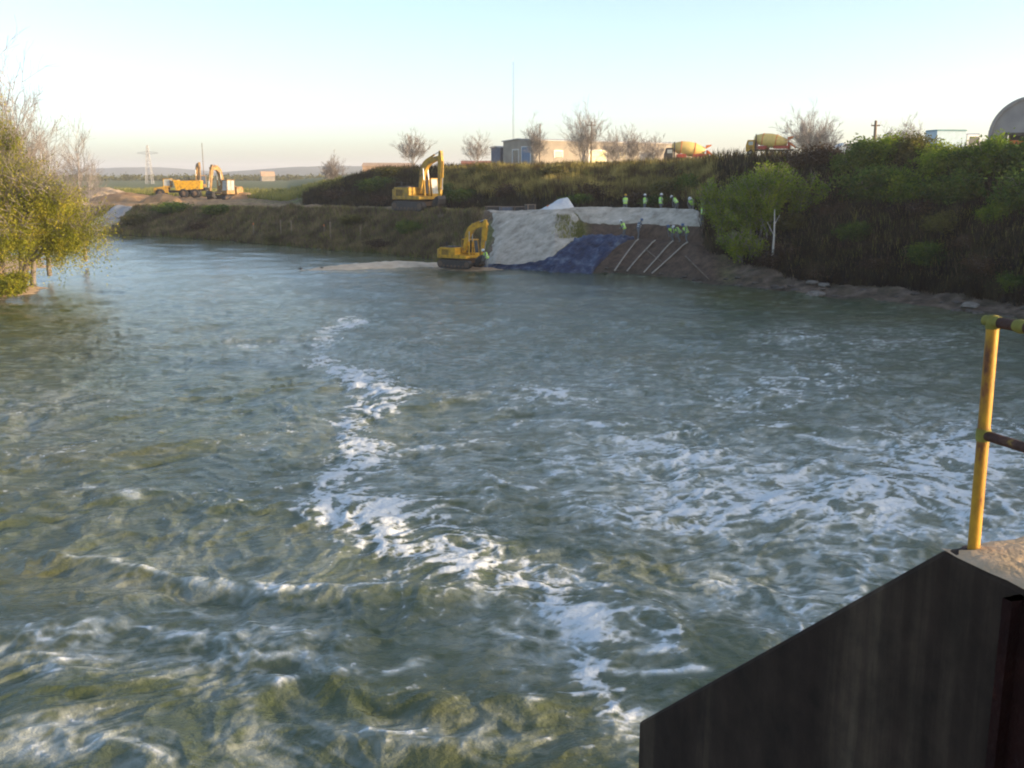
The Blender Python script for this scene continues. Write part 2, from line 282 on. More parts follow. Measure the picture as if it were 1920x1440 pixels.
# ------------------------------------------------------------------ water
def seg_dist(px, py, pts, vs=1.6):
    d = np.full(px.shape, 1e9)
    for (x0, y0, w0), (x1, y1, w1) in zip(pts[:-1], pts[1:]):
        ax, ay = x1-x0, (y1-y0)*vs; l = ax*ax+ay*ay; t = np.clip(((px-x0)*ax+(py-y0)*vs*ay)/l, 0, 1)
        dd = np.hypot(px-x0-t*ax, (py-y0)*vs-t*ay)/(w0+(w1-w0)*t); d = np.minimum(d, dd)
    return d
def build_water():
    px = np.concatenate([np.linspace(-3000, -200, 50)[:-1], np.linspace(-200, 2120, 1000)[:-1], np.linspace(2120, 6000, 60)])
    py = np.concatenate([np.linspace(2900, 1520, 60)[:-1], np.linspace(1520, 520, 560)[:-1], np.linspace(520, 425, 90)[:-1], np.linspace(425, 352, 20)])
    PX, PY = np.meshgrid(px, py); v = (720-PY)/F; Y = cp+v*sp; d = -CAMZ*Y/(-sp+v*cp); x = (PX-960)/F*d/Y
    cell = np.gradient(d, axis=0)*.6
    # flow-like domain warp
    wx = x+1.5*fbm(x*.16, d*.12, 2, 3)+.5*fbm(x*.6, d*.45, 2, 8); wy = d+1.8*fbm(x*.16, d*.12, 2, 13)+.6*fbm(x*.6, d*.45, 2, 18)
    res = lambda wl: sst(1.0, 2.6, wl/np.maximum(np.abs(cell), 1e-3))
    near = 1-sst(30, 95, d)*.5
    h = .17*pn(wx/5.5, wy/4.2, 1)*near+.07*pn(wx/2.4, wy/1.8, 2)*res(1.8)*near
    rid = 1-2*np.abs(pn(wx/3.4, wy/2.6, 4)); h += .06*rid*near*res(2.5)
    rid2 = 1-2*np.abs(pn(wx/1.25, wy/.95, 6)); h += .05*rid2*res(.9)*near
    h += .022*(1-2*np.abs(pn(wx/.6, wy/.42, 7)))*res(.42)+.012*pn(wx/.26, wy/.2, 9)*res(.2)
    # image-plane position warped, for the course of the foam trails as they lie on the water
    qx = PX+42*fbm(x*.35, d*.3, 3, 51)*np.clip(28/d, .3, 2); qy = PY+24*fbm(x*.35, d*.3, 3, 61)*np.clip(28/d, .3, 2)
    trail = [(672, 600, 12), (640, 615, 26), (592, 652, 16), (585, 675, 14), (640, 700, 22), (722, 738, 34), (700, 765, 42), (655, 800, 30), (690, 850, 42), (690, 868, 48), (625, 890, 30), (650, 935, 62), (690, 985, 62), (735, 1035, 40), (790, 1045, 38), (930, 1068, 46), (985, 1100, 55), (1080, 1120, 58), (1100, 1160, 60), (1150, 1190, 70), (1140, 1240, 50), (1150, 1290, 45), (1195, 1330, 42), (1190, 1400, 34)]
    D = .92*np.exp(-(seg_dist(qx, qy, trail)*.66)**2)
    D = np.maximum(D, .75*np.exp(-(seg_dist(qx, qy, [(570, 868, 14), (640, 872, 22), (740, 858, 26)]))**2))
    D = np.maximum(D, .62*np.exp(-(seg_dist(qx, qy, [(730, 950, 60), (830, 985, 50), (960, 1040, 50), (1060, 1090, 60)])*.9)**2))
    patches = [(1390, 930, 300, 105, .62), (1560, 960, 270, 110, .60), (1180, 850, 170, 55, .48), (1330, 880, 190, 60, .58), (1760, 880, 220, 110, .52), (1500, 1080, 260, 110, .44), (1130, 1180, 120, 70, .5), (1000, 1180, 130, 60, .34), (150, 1210, 170, 50, .42), (1000, 1240, 90, 50, .3), (140, 1400, 190, 55, .5),
               (450, 1230, 170, 60, .38), (850, 900, 260, 110, .24), (1100, 730, 330, 60, .27), (1450, 720, 260, 60, .27), (560, 1400, 260, 60, .27), (850, 1390, 180, 50, .3), (700, 660, 300, 50, .2), (560, 660, 120, 30, .35), (1210, 1390, 60, 60, .5), (1480, 635, 90, 22, .42), (1045, 745, 35, 20, .7), (1690, 640, 160, 26, .36), (400, 1090, 300, 90, .16), (60, 760, 120, 60, .16), (1850, 1000, 140, 90, .5)]
    Dp = 0*D
    for a, b, sx, sy, k in patches: Dp = np.maximum(Dp, (1.65 if a > 1100 else 1.25)*k*np.exp(-((qx-a)/sx)**2-((qy-b)/sy)**2))
    lines = [([(675, 600, 12), (635, 618, 16), (595, 655, 14)], 1.05), ([(590, 690, 8), (650, 700, 10), (705, 725, 12)], .9), ([(430, 640, 8), (520, 655, 10), (560, 670, 8)], .7), ([(1095, 800, 9), (1190, 835, 14), (1300, 862, 18), (1420, 905, 20)], .9), ([(1400, 798, 7), (1550, 830, 10), (1700, 832, 10), (1850, 806, 8)], .8), ([(1040, 885, 8), (1120, 850, 14), (1170, 835, 14)], .7),
             ([(150, 1038, 6), (260, 1060, 8), (370, 1095, 11), (500, 1114, 13), (600, 1105, 8), (740, 1098, 8)], .8), ([(-40, 1235, 12), (60, 1178, 14), (140, 1180, 10), (210, 1200, 12)], .66), ([(180, 1205, 14), (120, 1265, 14)], .7),
             ([(270, 1205, 9), (400, 1200, 12), (530, 1195, 10), (560, 1225, 8)], .68), ([(420, 1225, 10), (445, 1275, 14), (450, 1320, 14)], .75), ([(510, 1290, 9), (600, 1272, 11), (690, 1275, 8), (775, 1235, 8)], .7), ([(40, 1430, 10), (130, 1395, 12), (230, 1380, 9), (300, 1430, 8)], .75),
             ([(690, 1378, 9), (780, 1385, 12), (860, 1402, 8)], .7), ([(95, 940, 6), (160, 930, 7), (250, 938, 6)], .5), ([(900, 1120, 10), (905, 1160, 14), (960, 1190, 9)], .8), ([(1090, 1080, 7), (1128, 1130, 14), (1110, 1165, 16)], 1.1), ([(1190, 1170, 8), (1240, 1190, 9), (1250, 1225, 9), (1190, 1235, 8)], 1.0), ([(1160, 1265, 10), (1250, 1270, 9), (1340, 1272, 6)], 1.0),
             ([(760, 858, 5), (830, 842, 6), (890, 830, 4)], .75), ([(910, 905, 5), (950, 925, 7), (1010, 928, 5)], .6), ([(800, 800, 4), (950, 805, 5), (1090, 795, 5)], .55), ([(1500, 900, 16), (1700, 870, 14), (1920, 850, 14)], .6), ([(1600, 990, 10), (1700, 930, 12), (1790, 880, 10)], .6), ([(1040, 690, 5), (1110, 700, 6), (1180, 690, 4)], .4), ([(970, 1290, 10), (1000, 1330, 14)], .7), ([(840, 1430, 12), (870, 1390, 10)], .4),
             ([(300, 1160, 7), (420, 1150, 7), (360, 1165, 7)], .4), ([(740, 640, 4), (860, 625, 5), (960, 600, 4)], .45), ([(1240, 760, 5), (1330, 752, 6), (1420, 762, 4)], .45)]
    for pts, k in lines:
        sdl = seg_dist(qx, qy, pts); Dp = np.maximum(Dp, .95*k*np.exp(-(sdl/1.5)**2)); D = np.maximum(D, (.54 if pts[0][0] < 800 and pts[0][1] > 900 else .85)*k*np.exp(-sdl**2))
    D = np.maximum(D, Dp*(.78-.34*sst(980, 1080, PY)*sst(1000, 850, PX)))
    # small whitecaps all over
    capn = fbm(x*.22, d*.16, 3, 91); D = D*(.82+.3*capn)+.20*sst(-.1, .55, capn)*sst(700, 300, PY*0+np.abs(PY-760))+.06
    # standing waves: crest along the foam line of each wave, hollow in front of it
    for pts, a, wd in [([(100, 1030, 14), (370, 1092, 22), (500, 1116, 26), (900, 1110, 18)], .22, 1), ([(-40, 1190, 30), (200, 1190, 36), (420, 1205, 40), (560, 1215, 30)], .26, 1), ([(500, 1290, 34), (700, 1285, 36), (980, 1330, 30)], .26, 1), ([(90, 945, 14), (250, 945, 14)], .14, 1), ([(640, 1392, 30), (900, 1412, 30)], .2, 1), ([(1050, 1140, 26), (1120, 1170, 34), (1160, 1250, 30)], .16, 1), ([(650, 940, 22), (740, 1045, 24), (900, 1080, 24)], .12, 1), ([(1100, 800, 16), (1400, 870, 20), (1700, 850, 16)], .08, 1), ([(150, 810, 14), (260, 812, 14)], .1, 1)]:
        h += (.42*a)*np.exp(-(seg_dist(qx, qy, pts, 1.9)/1.3)**2)-.28*a*np.exp(-(seg_dist(qx, qy-38, pts, 1.9)/1.8)**2)
    # filaments
    fx = wx+.35*fbm(x*1.1, d*.9, 2, 23); fy = wy+.35*fbm(x*1.1, d*.9, 2, 27)
    r1 = 1-np.abs(pn(fx/1.5, fy/1.15, 33))*1.7; r2 = 1-np.abs(pn(fx/.62, fy/.5, 36))*1.7; r3 = 1-np.abs(pn(fx/.27, fy/.22, 39))*1.7; bl = pn(fx/.9, fy/.7, 43)*.5+.5; sp_ = pn(fx/.13, fy/.11, 47)*.5+.5
    i1 = 1-np.abs(pn((x+.12*pn(x*3, d*3, 5))/.42, (d+.12*pn(x*3, d*3, 6))/.40, 83))*1.9; i2 = 1-np.abs(pn(x/.2, d/.2, 85))*1.9
    Rn = .26*r1+.30*r2*res(.5)+.15*r3*res(.22)+.12*bl+.12*i1*res(.36)+.08*i2*res(.18)+.15*(1-res(.5))
    th = 1.0-.60*D
    Rf = Rn+.16*np.clip(h*3, -1, 1); foam = .5*sst(th-.16, th+.14, Rf)+.5*sst(th+.0, th+.3, Rf)
    foam = np.clip(foam, 0, 1); st_ = sst(.36, .84, Rn+.25*fbm(x*1.7+wx, d*2.6, 3, 73)); strk = sst(-.1, .5, fbm(x*.55+wx*.3, d*2.2+wy*.5, 4, 87)); aer = np.clip(.30*strk*sst(14, 30, d)+1.95*np.clip(Dp+.10*sst(-.1, .4, fbm(x*.3, d*.22, 3, 79)), 0, 1)*(.12+.88*st_)+.35*np.clip(D, 0, 1)*st_, 0, 1); h = h+.02*foam
    edge = sst(345, 430, PY); V = np.stack([x, d, h*edge], -1)
    o = mesh_np('water', V.reshape(-1, 3), grid_faces(*PX.shape), water_mat(), smooth=True, attrs={'foam': foam.ravel(), 'aer': aer.ravel(), 'calm': sst(38, 95, d-.25*x).ravel()})
    tag(o, kind='structure')
def water_mat():
    m, N, L, b = new_mat('river_water'); fo = N.new('ShaderNodeAttribute'); fo.attribute_name = 'foam'; ae = N.new('ShaderNodeAttribute'); ae.attribute_name = 'aer'
    g = N.new('ShaderNodeNewGeometry')
    def noise(sc, det, stretch=(1, 1, 1)):
        mp = N.new('ShaderNodeMapping'); mp.inputs['Scale'].default_value = stretch; L.new(g.outputs['Position'], mp.inputs[0])
        n = N.new('ShaderNodeTexNoise'); n.inputs['Scale'].default_value = sc; n.inputs['Detail'].default_value = det; n.inputs['Roughness'].default_value = .62; L.new(mp.outputs[0], n.inputs[0]); return n
    big = noise(.13, 4); r = ramp(N, [(.32, (.052, .076, .038)), (.5, (.07, .088, .036)), (.66, (.09, .094, .032))]); L.new(big.outputs[0], r.inputs[0])
    mx = N.new('ShaderNodeMix'); mx.data_type = 'RGBA'; L.new(ae.outputs['Fac'], mx.inputs[0]); L.new(r.outputs[0], mx.inputs[6]); mx.inputs[7].default_value = (.38, .41, .36, 1)
    # fine break-up of the foam
    fn = noise(5.5, 5); ma = N.new('ShaderNodeMath'); ma.operation = 'MULTIPLY_ADD'; ma.inputs[1].default_value = 1.5; L.new(fn.outputs[0], ma.inputs[0]); ma.inputs[2].default_value = -.75
    mf = N.new('ShaderNodeMath'); mf.operation = 'MULTIPLY_ADD'; L.new(fo.outputs['Fac'], mf.inputs[0]); mf.inputs[1].default_value = 1.15
    ms = N.new('ShaderNodeMath'); ms.operation = 'MULTIPLY'; L.new(ma.outputs[0], ms.inputs[0]); L.new(fo.outputs['Fac'], ms.inputs[1]); L.new(ms.outputs[0], mf.inputs[2])
    wn = noise(1.6, 3); wv_ = N.new('ShaderNodeVectorMath'); wv_.operation = 'MULTIPLY_ADD'; wv_.inputs[1].default_value = (.7, .7, 0); L.new(wn.outputs['Color'], wv_.inputs[0]); L.new(g.outputs['Position'], wv_.inputs[2])
    fl = N.new('ShaderNodeMapping'); fl.inputs['Scale'].default_value = (1, 1, 0); L.new(wv_.outputs[0], fl.inputs[0])
    lace = None
    for sc_, am in ((3.0, .5), (7.5, .6)):
        vo = N.new('ShaderNodeTexVoronoi'); vo.inputs['Scale'].default_value = sc_; L.new(fl.outputs[0], vo.inputs['Vector']); q = N.new('ShaderNodeMath'); q.operation = 'MULTIPLY_ADD'; L.new(vo.outputs['Distance'], q.inputs[0]); q.inputs[1].default_value = am*1.9; q.inputs[2].default_value = -am*.86
        if lace: L.new(lace.outputs[0], (q2 := N.new('ShaderNodeMath')).inputs[0]); L.new(q.outputs[0], q2.inputs[1]); q = q2
        lace = q
    hump = N.new('ShaderNodeMapRange'); hump.inputs[1].default_value = .02; hump.inputs[2].default_value = .35; L.new(fo.outputs['Fac'], hump.inputs[0])
    lm_ = N.new('ShaderNodeMath'); lm_.operation = 'MULTIPLY'; L.new(lace.outputs[0], lm_.inputs[0]); L.new(hump.outputs[0], lm_.inputs[1])
    sm_ = N.new('ShaderNodeMath'); L.new(mf.outputs[0], sm_.inputs[0]); L.new(lm_.outputs[0], sm_.inputs[1])
    cl = N.new('ShaderNodeMapRange'); cl.interpolation_type = 'SMOOTHSTEP'; cl.inputs[1].default_value = .04; cl.inputs[2].default_value = 1.12; L.new(sm_.outputs[0], cl.inputs[0])
    m2 = N.new('ShaderNodeMix'); m2.data_type = 'RGBA'; L.new(cl.outputs[0], m2.inputs[0]); L.new(mx.outputs[2], m2.inputs[6]); m2.inputs[7].default_value = (.66, .70, .70, 1)
    L.new(m2.outputs[2], b.inputs['Base Color'])
    rr = N.new('ShaderNodeMapRange'); rr.inputs[3].default_value = .13; rr.inputs[4].default_value = .75; L.new(cl.outputs[0], rr.inputs[0]); L.new(rr.outputs[0], b.inputs['Roughness'])
    b.inputs['IOR'].default_value = 1.33; b.inputs['Specular IOR Level'].default_value = .5
    n1 = noise(2.6, 6, (.8, 1.25, 1)); n2 = noise(9, 4)
    ca = N.new('ShaderNodeAttribute'); ca.attribute_name = 'calm'; cm = N.new('ShaderNodeMapRange'); cm.inputs[3].default_value = 1; cm.inputs[4].default_value = .28; L.new(ca.outputs['Fac'], cm.inputs[0]); b1 = N.new('ShaderNodeBump'); L.new(cm.outputs[0], b1.inputs['Strength']); b1.inputs['Distance'].default_value = .10; L.new(n1.outputs[0], b1.inputs['Height'])
    b2 = N.new('ShaderNodeBump'); b2.inputs['Distance'].default_value = .018; L.new(cm.outputs[0], b2.inputs['Strength']); L.new(n2.outputs[0], b2.inputs['Height']); L.new(b1.outputs[0], b2.inputs['Normal']); L.new(b2.outputs[0], b.inputs['Normal'])
    return m
build_water()
# riverbed under the water sheet, so the sheet never ends in nothing
bed = MB(); bed.box((0, 60, -3.2), (900, 500, .4)); tag(bed.build('riverbed', M['mud']), kind='structure')
# left bank mound and the spit: heightfield islands
def mound(name, cx, cy, rx, ry, hgt, m, seed, n=56, power=.6, base=-.5, rough=.25, rot=0, kind='structure', **kw):
    a = np.linspace(-1.25, 1.25, n); U, W_ = np.meshgrid(a, a); r = np.hypot(U, W_); ca, sa = math.cos(rot), math.sin(rot)
    X = cx+U*rx*ca-W_*ry*sa; Y_ = cy+U*rx*sa+W_*ry*ca; r2 = r+.22*fbm(X*.5, Y_*.5, 3, seed)
    z = base+(hgt-base)*np.clip(1.15-r2, 0, 1)**power+rough*fbm(X*1.4, Y_*1.4, 4, seed+4)*sst(1.2, .5, r2)*1.
    return tag(mesh_np(name, np.stack([X, Y_, z], -1).reshape(-1, 3), grid_faces(n, n), m, smooth=True), kind=kind, **kw)
M['sand'] = mat('tan_river_sand', [(.3, (.26, .18, .11)), (.7, (.5, .38, .25))], 1.2, 7, .95, .6, 5, world=True)
M['palesand'] = mat('pale_gravel_sand', [(.3, (.4, .33, .24)), (.7, (.62, .54, .42))], 1.2, 7, .95, .6, 5, world=True)
M['dirt'] = mat('orange_dirt', [(.3, (.22, .13, .06)), (.7, (.42, .27, .14))], .6, 7, .95, .7, 3, world=True)
c0 = Dz(566)
mound('river_island', -41.5, c0+4.5, 9.2, 6.2, 1.3, M['sand'], 5)
mound('river_island', -54, c0+22, 13, 15, 1.2, M['sand'], 6)
a_, b_ = Q(548, 508, Dz(508)), Q(880, 496, Dz(496)); mid = (a_+b_)/2; dv = b_-a_
mound('sand_spit', mid.x, mid.y, dv.length/2*1.2, 1.6, .5, M['palesand'], 9, rot=math.atan2(dv.y, dv.x), rough=.12)
# ------------------------------------------------------------------ pier (foreground) and its railing
PZ = 6.22; VA = math.atan((960-290)/F)       # pier axis points left of the view direction
ax = Vector((-math.sin(VA), math.cos(VA), 0)); rt = Vector((math.cos(VA), math.sin(VA), 0))
crn = Q(1765, 1035, Dz(1035, PZ)); crn.z = PZ
def plane_hit(px, py):
    s = slopes(px, py); # point = (s0*d, d, CAMZ+s1*d); (p-crn).rt = 0
    d = (crn.x*rt.x+crn.y*rt.y)/(s[0]*rt.x+rt.y); return Vector((s[0]*d, d, CAMZ+s[1]*d))
low = plane_hit(1197, 1347); L1 = (low-crn).dot(ax)
def mkpier():
    root = thing('concrete_pier', 'stained concrete pier, face colour darkened for shade, with sloping end at the lower right corner of the river', 'pier')
    m, N, L, b = new_mat('stained_shade_concrete'); g = N.new('ShaderNodeNewGeometry')
    def noise(sc, st, det=6):
        mp = N.new('ShaderNodeMapping'); mp.inputs['Scale'].default_value = st; L.new(g.outputs['Position'], mp.inputs[0]); n = N.new('ShaderNodeTexNoise'); n.inputs['Scale'].default_value = sc; n.inputs['Detail'].default_value = det; n.inputs['Roughness'].default_value = .65; L.new(mp.outputs[0], n.inputs[0]); return n
    n1 = noise(1, (1.5, 1.5, .1), 7); r1 = ramp(N, [(.3, (.024, .015, .011)), (.5, (.036, .024, .017)), (.58, (.062, .044, .03)), (.7, (.125, .095, .066))]); L.new(n1.outputs[0], r1.inputs[0])  # vertical stains over a base colour darkened to stand for the wall's shade
    n2 = noise(3.2, (1, 1, 1), 8); r2 = ramp(N, [(.3, (.55, .55, .55)), (.7, (1.35, 1.3, 1.25))]); L.new(n2.outputs[0], r2.inputs[0])
    mx = N.new('ShaderNodeMix'); mx.data_type = 'RGBA'; mx.blend_type = 'MULTIPLY'; mx.inputs[0].default_value = 1; L.new(r1.outputs[0], mx.inputs[6]); L.new(r2.outputs[0], mx.inputs[7]); L.new(mx.outputs[2], b.inputs['Base Color'])
    b.inputs['Roughness'].default_value = .9; b.inputs['Specular IOR Level'].default_value = .2
    bp = N.new('ShaderNodeBump'); bp.inputs['Strength'].default_value = .5; bp.inputs['Distance'].default_value = .015; L.new(n2.outputs[0], bp.inputs['Height']); L.new(bp.outputs[0], b.inputs['Normal'])
    cap = mat('mossy_pale_concrete', [(.3, (.22, .17, .08)), (.5, (.42, .31, .19)), (.72, (.55, .42, .29))], 1.6, 8, .95, .5, 14, world=True)
    mb = MB(); prof = [(-12, PZ+.012), (0, PZ+.012), (L1, low.z-.03), (L1, -2.5), (-12, -2.5)]; W = 3.4
    def wp(s, o, z): p = crn+ax*s+rt*o; return (p.x, p.y, z)
    n = len(prof); vs = [wp(s, 0, z) for s, z in prof]+[wp(s, W, z) for s, z in prof]
    mb.add(vs, [tuple(range(n)), tuple(range(2*n-1, n-1, -1))]+[(i, n+i, n+(i+1) % n, (i+1) % n) for i in range(n)])
    mb.build('pier_wall', m, root, .03)
    # worn deck cap, subdivided and slightly chipped along its rims
    nr, nc = 120, 46; ss = np.linspace(-12, 0, nr); oo = np.linspace(0, W, nc); SS, OO = np.meshgrid(ss, oo, indexing='ij')
    X = crn.x+ax.x*SS+rt.x*OO; Yc = crn.y+ax.y*SS+rt.y*OO; e = np.minimum(np.minimum(OO, W-OO), -SS)
    z = PZ+.034+.012*fbm(X*1.5, Yc*1.5, 4, 3)-.02*np.exp(-(e/.03)**2)*(1+1.2*fbm(X*5, Yc*5, 3, 8)); mesh_np('deck_cap', np.stack([X, Yc, z], -1).reshape(-1, 3), grid_faces(nr, nc), cap, root, True)
    # rusty steel guide standing on the face near the camera side
    st = mat('rust_red_steel', [(.3, (.022, .007, .006)), (.6, (.045, .013, .01)), (.8, (.1, .03, .016))], 5, 6, .85, .4, 20, world=True)
    g0 = plane_hit(1912, 1115); s0 = (g0-crn).dot(ax); mb = MB()
    for (s, w_, o, t) in ((s0-.2, .4, -.02, .045), (s0-.03, .05, -.05, .1), (s0-.38, .05, -.05, .1)):
        c = crn+ax*s+rt*o; mb.box((c.x, c.y, PZ/2-1.27), (t, w_, PZ+2.5), Euler((0, 0, VA)))
        mb.build('steel_guide', st, root)
    return root
mkpier()
def mkrail():
    ym, N, L, b = new_mat('chipped_yellow_paint'); g = N.new('ShaderNodeNewGeometry')
    n1 = N.new('ShaderNodeTexNoise'); n1.inputs['Scale'].default_value = 9; n1.inputs['Detail'].default_value = 7; n1.inputs['Roughness'].default_value = .7; mp = N.new('ShaderNodeMapping'); mp.inputs['Scale'].default_value = (1, 1, .45); L.new(g.outputs['Position'], mp.inputs[0]); L.new(mp.outputs[0], n1.inputs[0])
    r = ramp(N, [(.33, (.045, .018, .01)), (.40, (.2, .07, .015)), (.46, (.34, .17, .012)), (.6, (.52, .28, .016)), (.72, (.32, .14, .015))]); L.new(n1.outputs[0], r.inputs[0]); L.new(r.outputs[0], b.inputs['Base Color']); b.inputs['Roughness'].default_value = .5
    bp = N.new('ShaderNodeBump'); bp.inputs['Strength'].default_value = .5; bp.inputs['Distance'].default_value = .004; L.new(n1.outputs[0], bp.inputs['Height']); L.new(bp.outputs[0], b.inputs['Normal'])
    rust = mat('rusty_rail_steel', [(.35, (.03, .018, .014)), (.62, (.1, .05, .035)), (.78, (.5, .33, .05))], 8, 6, .8, .4, 30, world=True)
    moss = mat('lichen_yellow_fitting', [(.3, (.14, .12, .025)), (.7, (.3, .28, .06))], 9, 5, .8, world=True)
    base = Q(1825, 1035, Dz(1035, PZ)); base.z = PZ
    s0 = (base-crn).dot(ax); o0 = (base-crn).dot(rt)
    top = Q(1857, 606, 1); d_ = base.y; H = Zy(603, d_)-PZ
    lean = Q(1857, 603, d_).x-base.x
    root = thing('yellow_railing', 'chipped yellow steel railing post with two rusty rails standing on the pier deck', 'railing', base)
    tp = Vector((lean*.5, 0, H)); mb = MB(); mb.tube((0, 0, -.02), tp, .028, .028, 16); mb.build('post', ym, root)
    mb = MB(); mb.tube((0, 0, .002), (0, 0, .014), .055, .055, 16); mb.build('base_flange', rust, root)
    mb = MB(); mb.lathe([(0, .032), (.022, .028), (.029, 0), (.032, -.03), (.029, -.034)], tp, n=14); mb.tube(tp-ax*.04, tp+ax*.05, .028, .024, 12); mb.build('end_fitting', moss, root)
    a = -ax
    mb = MB(); mb.tube(tp-a*.01, tp+a*9, .026, .026, 12); mb.build('top_rail', rust, root)
    mb = MB(); mb.lathe([(.027, -.03), (.033, 0), (.027, .03)], tp+a*.16, a, 12); mb.build('clamp', moss, root)
    mm = tp*((Zy(815, d_)-PZ)/H)
    mb = MB(); mb.tube(mm, mm+a*9, .024, .024, 12); mb.build('middle_rail', rust, root)
    mb = MB(); mb.lathe([(.032, -.03), (.0345, 0), (.032, .03)], mm, (0, 0, 1), 12); mb.build('clamp', moss, root)
    for k in (1.9, 3.8, 5.7):
        mb = MB(); mb.tube(a*k+Vector((0, 0, -.02)), tp+a*k, .031, .031, 14); mb.build('post', ym, root)
mkrail()
# ------------------------------------------------------------------ far hills and dirt heaps
def hill(name, x0, x1, d, prof, m, depth=500, base=2):
    n = 90; xs = np.linspace(0, 1, n); h = np.interp(xs, [p[0] for p in prof], [p[1] for p in prof])+fbm(xs*14, xs*0+d*.01, 4, 3)*(max(p[1] for p in prof))*.10*np.sin(np.pi*xs)
    tt = np.linspace(0, 1, 14); A, B = np.meshgrid(xs, tt); X = x0+(x1-x0)*A; Y_ = d+depth*(B-.5)*2; Z = base+(np.interp(A, xs, h)-base)*np.sin(np.pi*B)**.8-3*(1-np.sin(np.pi*B))
    return tag(mesh_np(name, np.stack([X, Y_, Z], -1).reshape(-1, 3), grid_faces(14, n), m, smooth=True), kind='structure')
M['hill'] = mat('wooded_hill', [(.3, (.07, .085, .07)), (.7, (.16, .16, .12))], .01, 6, 1, world=True)
M['field'] = mat('spring_field', [(.3, (.12, .14, .05)), (.7, (.22, .22, .09))], .02, 5, 1, world=True)
def hx(px, d): return (px-960)/F*d
hill('hills', hx(60, 2600), hx(460, 2600), 2600, [(0, 3), (.2, 14), (.36, 20), (.62, 23), (.8, 15), (1, 3)], M['hill'])
hill('hills', hx(400, 2200), hx(1000, 2200), 2200, [(0, 3), (.1, 11), (.3, 22), (.42, 24), (.7, 17), (1, 6)], M['hill'])
hill('hills', hx(-900, 3000), hx(250, 3000), 3000, [(0, 3), (.3, 30), (.6, 18), (.9, 20), (1, 4)], M['hill'])
def dirt(px, py, d, rx, ry, h, label, m='dirt', seed=3):
    p = Q(px, py, d); tag(mound('dirt_heap', p.x, p.y, rx, ry, p.z+h, M[m], seed, n=40, base=p.z-.6, rough=.3, kind=None), label, 'dirt heap')
dirt(235, 372, 168, 5.5, 5, .9, 'broad orange dirt heap left of the yellow dump truck', seed=4)
dirt(305, 378, 160, 3.4, 3, 1.2, 'small rounded orange heap in front of the yellow dump truck', seed=12)
dirt(455, 376, 174, 5, 5, 1.3, 'low orange heap right of the far excavators', seed=21)
dirt(196, 366, 178, 4, 5, 1.3, 'dark shadowed heap at the left end beside the leafy willow', 'sand', seed=31)
M['conc'] = mat('pale_concrete', [(.3, (.3, .28, .26)), (.7, (.45, .43, .4))], .8, 7, .9, .3, 6, world=True)
# boat ramp climbing out of the water at the far left
sheet('boat_ramp', interp([.8, 1, 2, 3, 4.2], [118, 128, 160, 188, 222]), interp([.8, 1, 2, 3, 4.2], [176, 184, 205, 226, 250]), .8, 4.2, 30, 16, .35, M['conc'], .02)

# ------------------------------------------------------------------ vegetation
class TB:
    """collects thin tapered tubes as numpy-ready arrays"""
    def __init__(s): s.mb = MB()
def branch(mb, p, d, L_, r, lev, rng, spread, upb, nseg=3, kids=3, ends=None, minr=.012, droop=0):
    q = p
    for i in range(nseg):
        d2 = (d+Vector((rng.gauss(0, .13), rng.gauss(0, .13), rng.gauss(0, .08)+upb*.1-droop*i*.12))).normalized(); q2 = q+d2*(L_/nseg); r2 = max(minr, r*(1-.28*(i+1)/nseg*1.3))
        mb.tube(q, q2, max(minr, r*(1-.28*i/nseg*1.3)), r2, 6 if r > .09 else 3, False)
        if lev > 0 and (i > 0 or lev < 3):
            for k in range(kids if i == nseg-1 else max(1, kids-1)):
                a = rng.uniform(0, 2*math.pi); u = d2.orthogonal().normalized(); v = d2.cross(u); s = spread*rng.uniform(.7, 1.3)
                nd = (d2*math.cos(s)+(u*math.cos(a)+v*math.sin(a))*math.sin(s)+Vector((0, 0, upb*.35))).normalized()
                branch(mb, q2, nd, L_*rng.uniform(.6, .82), r2*.62, lev-1, rng, spread, upb, nseg, kids, ends, minr, droop)
        q, d = q2, d2
    if ends is not None: ends.append((q, d))
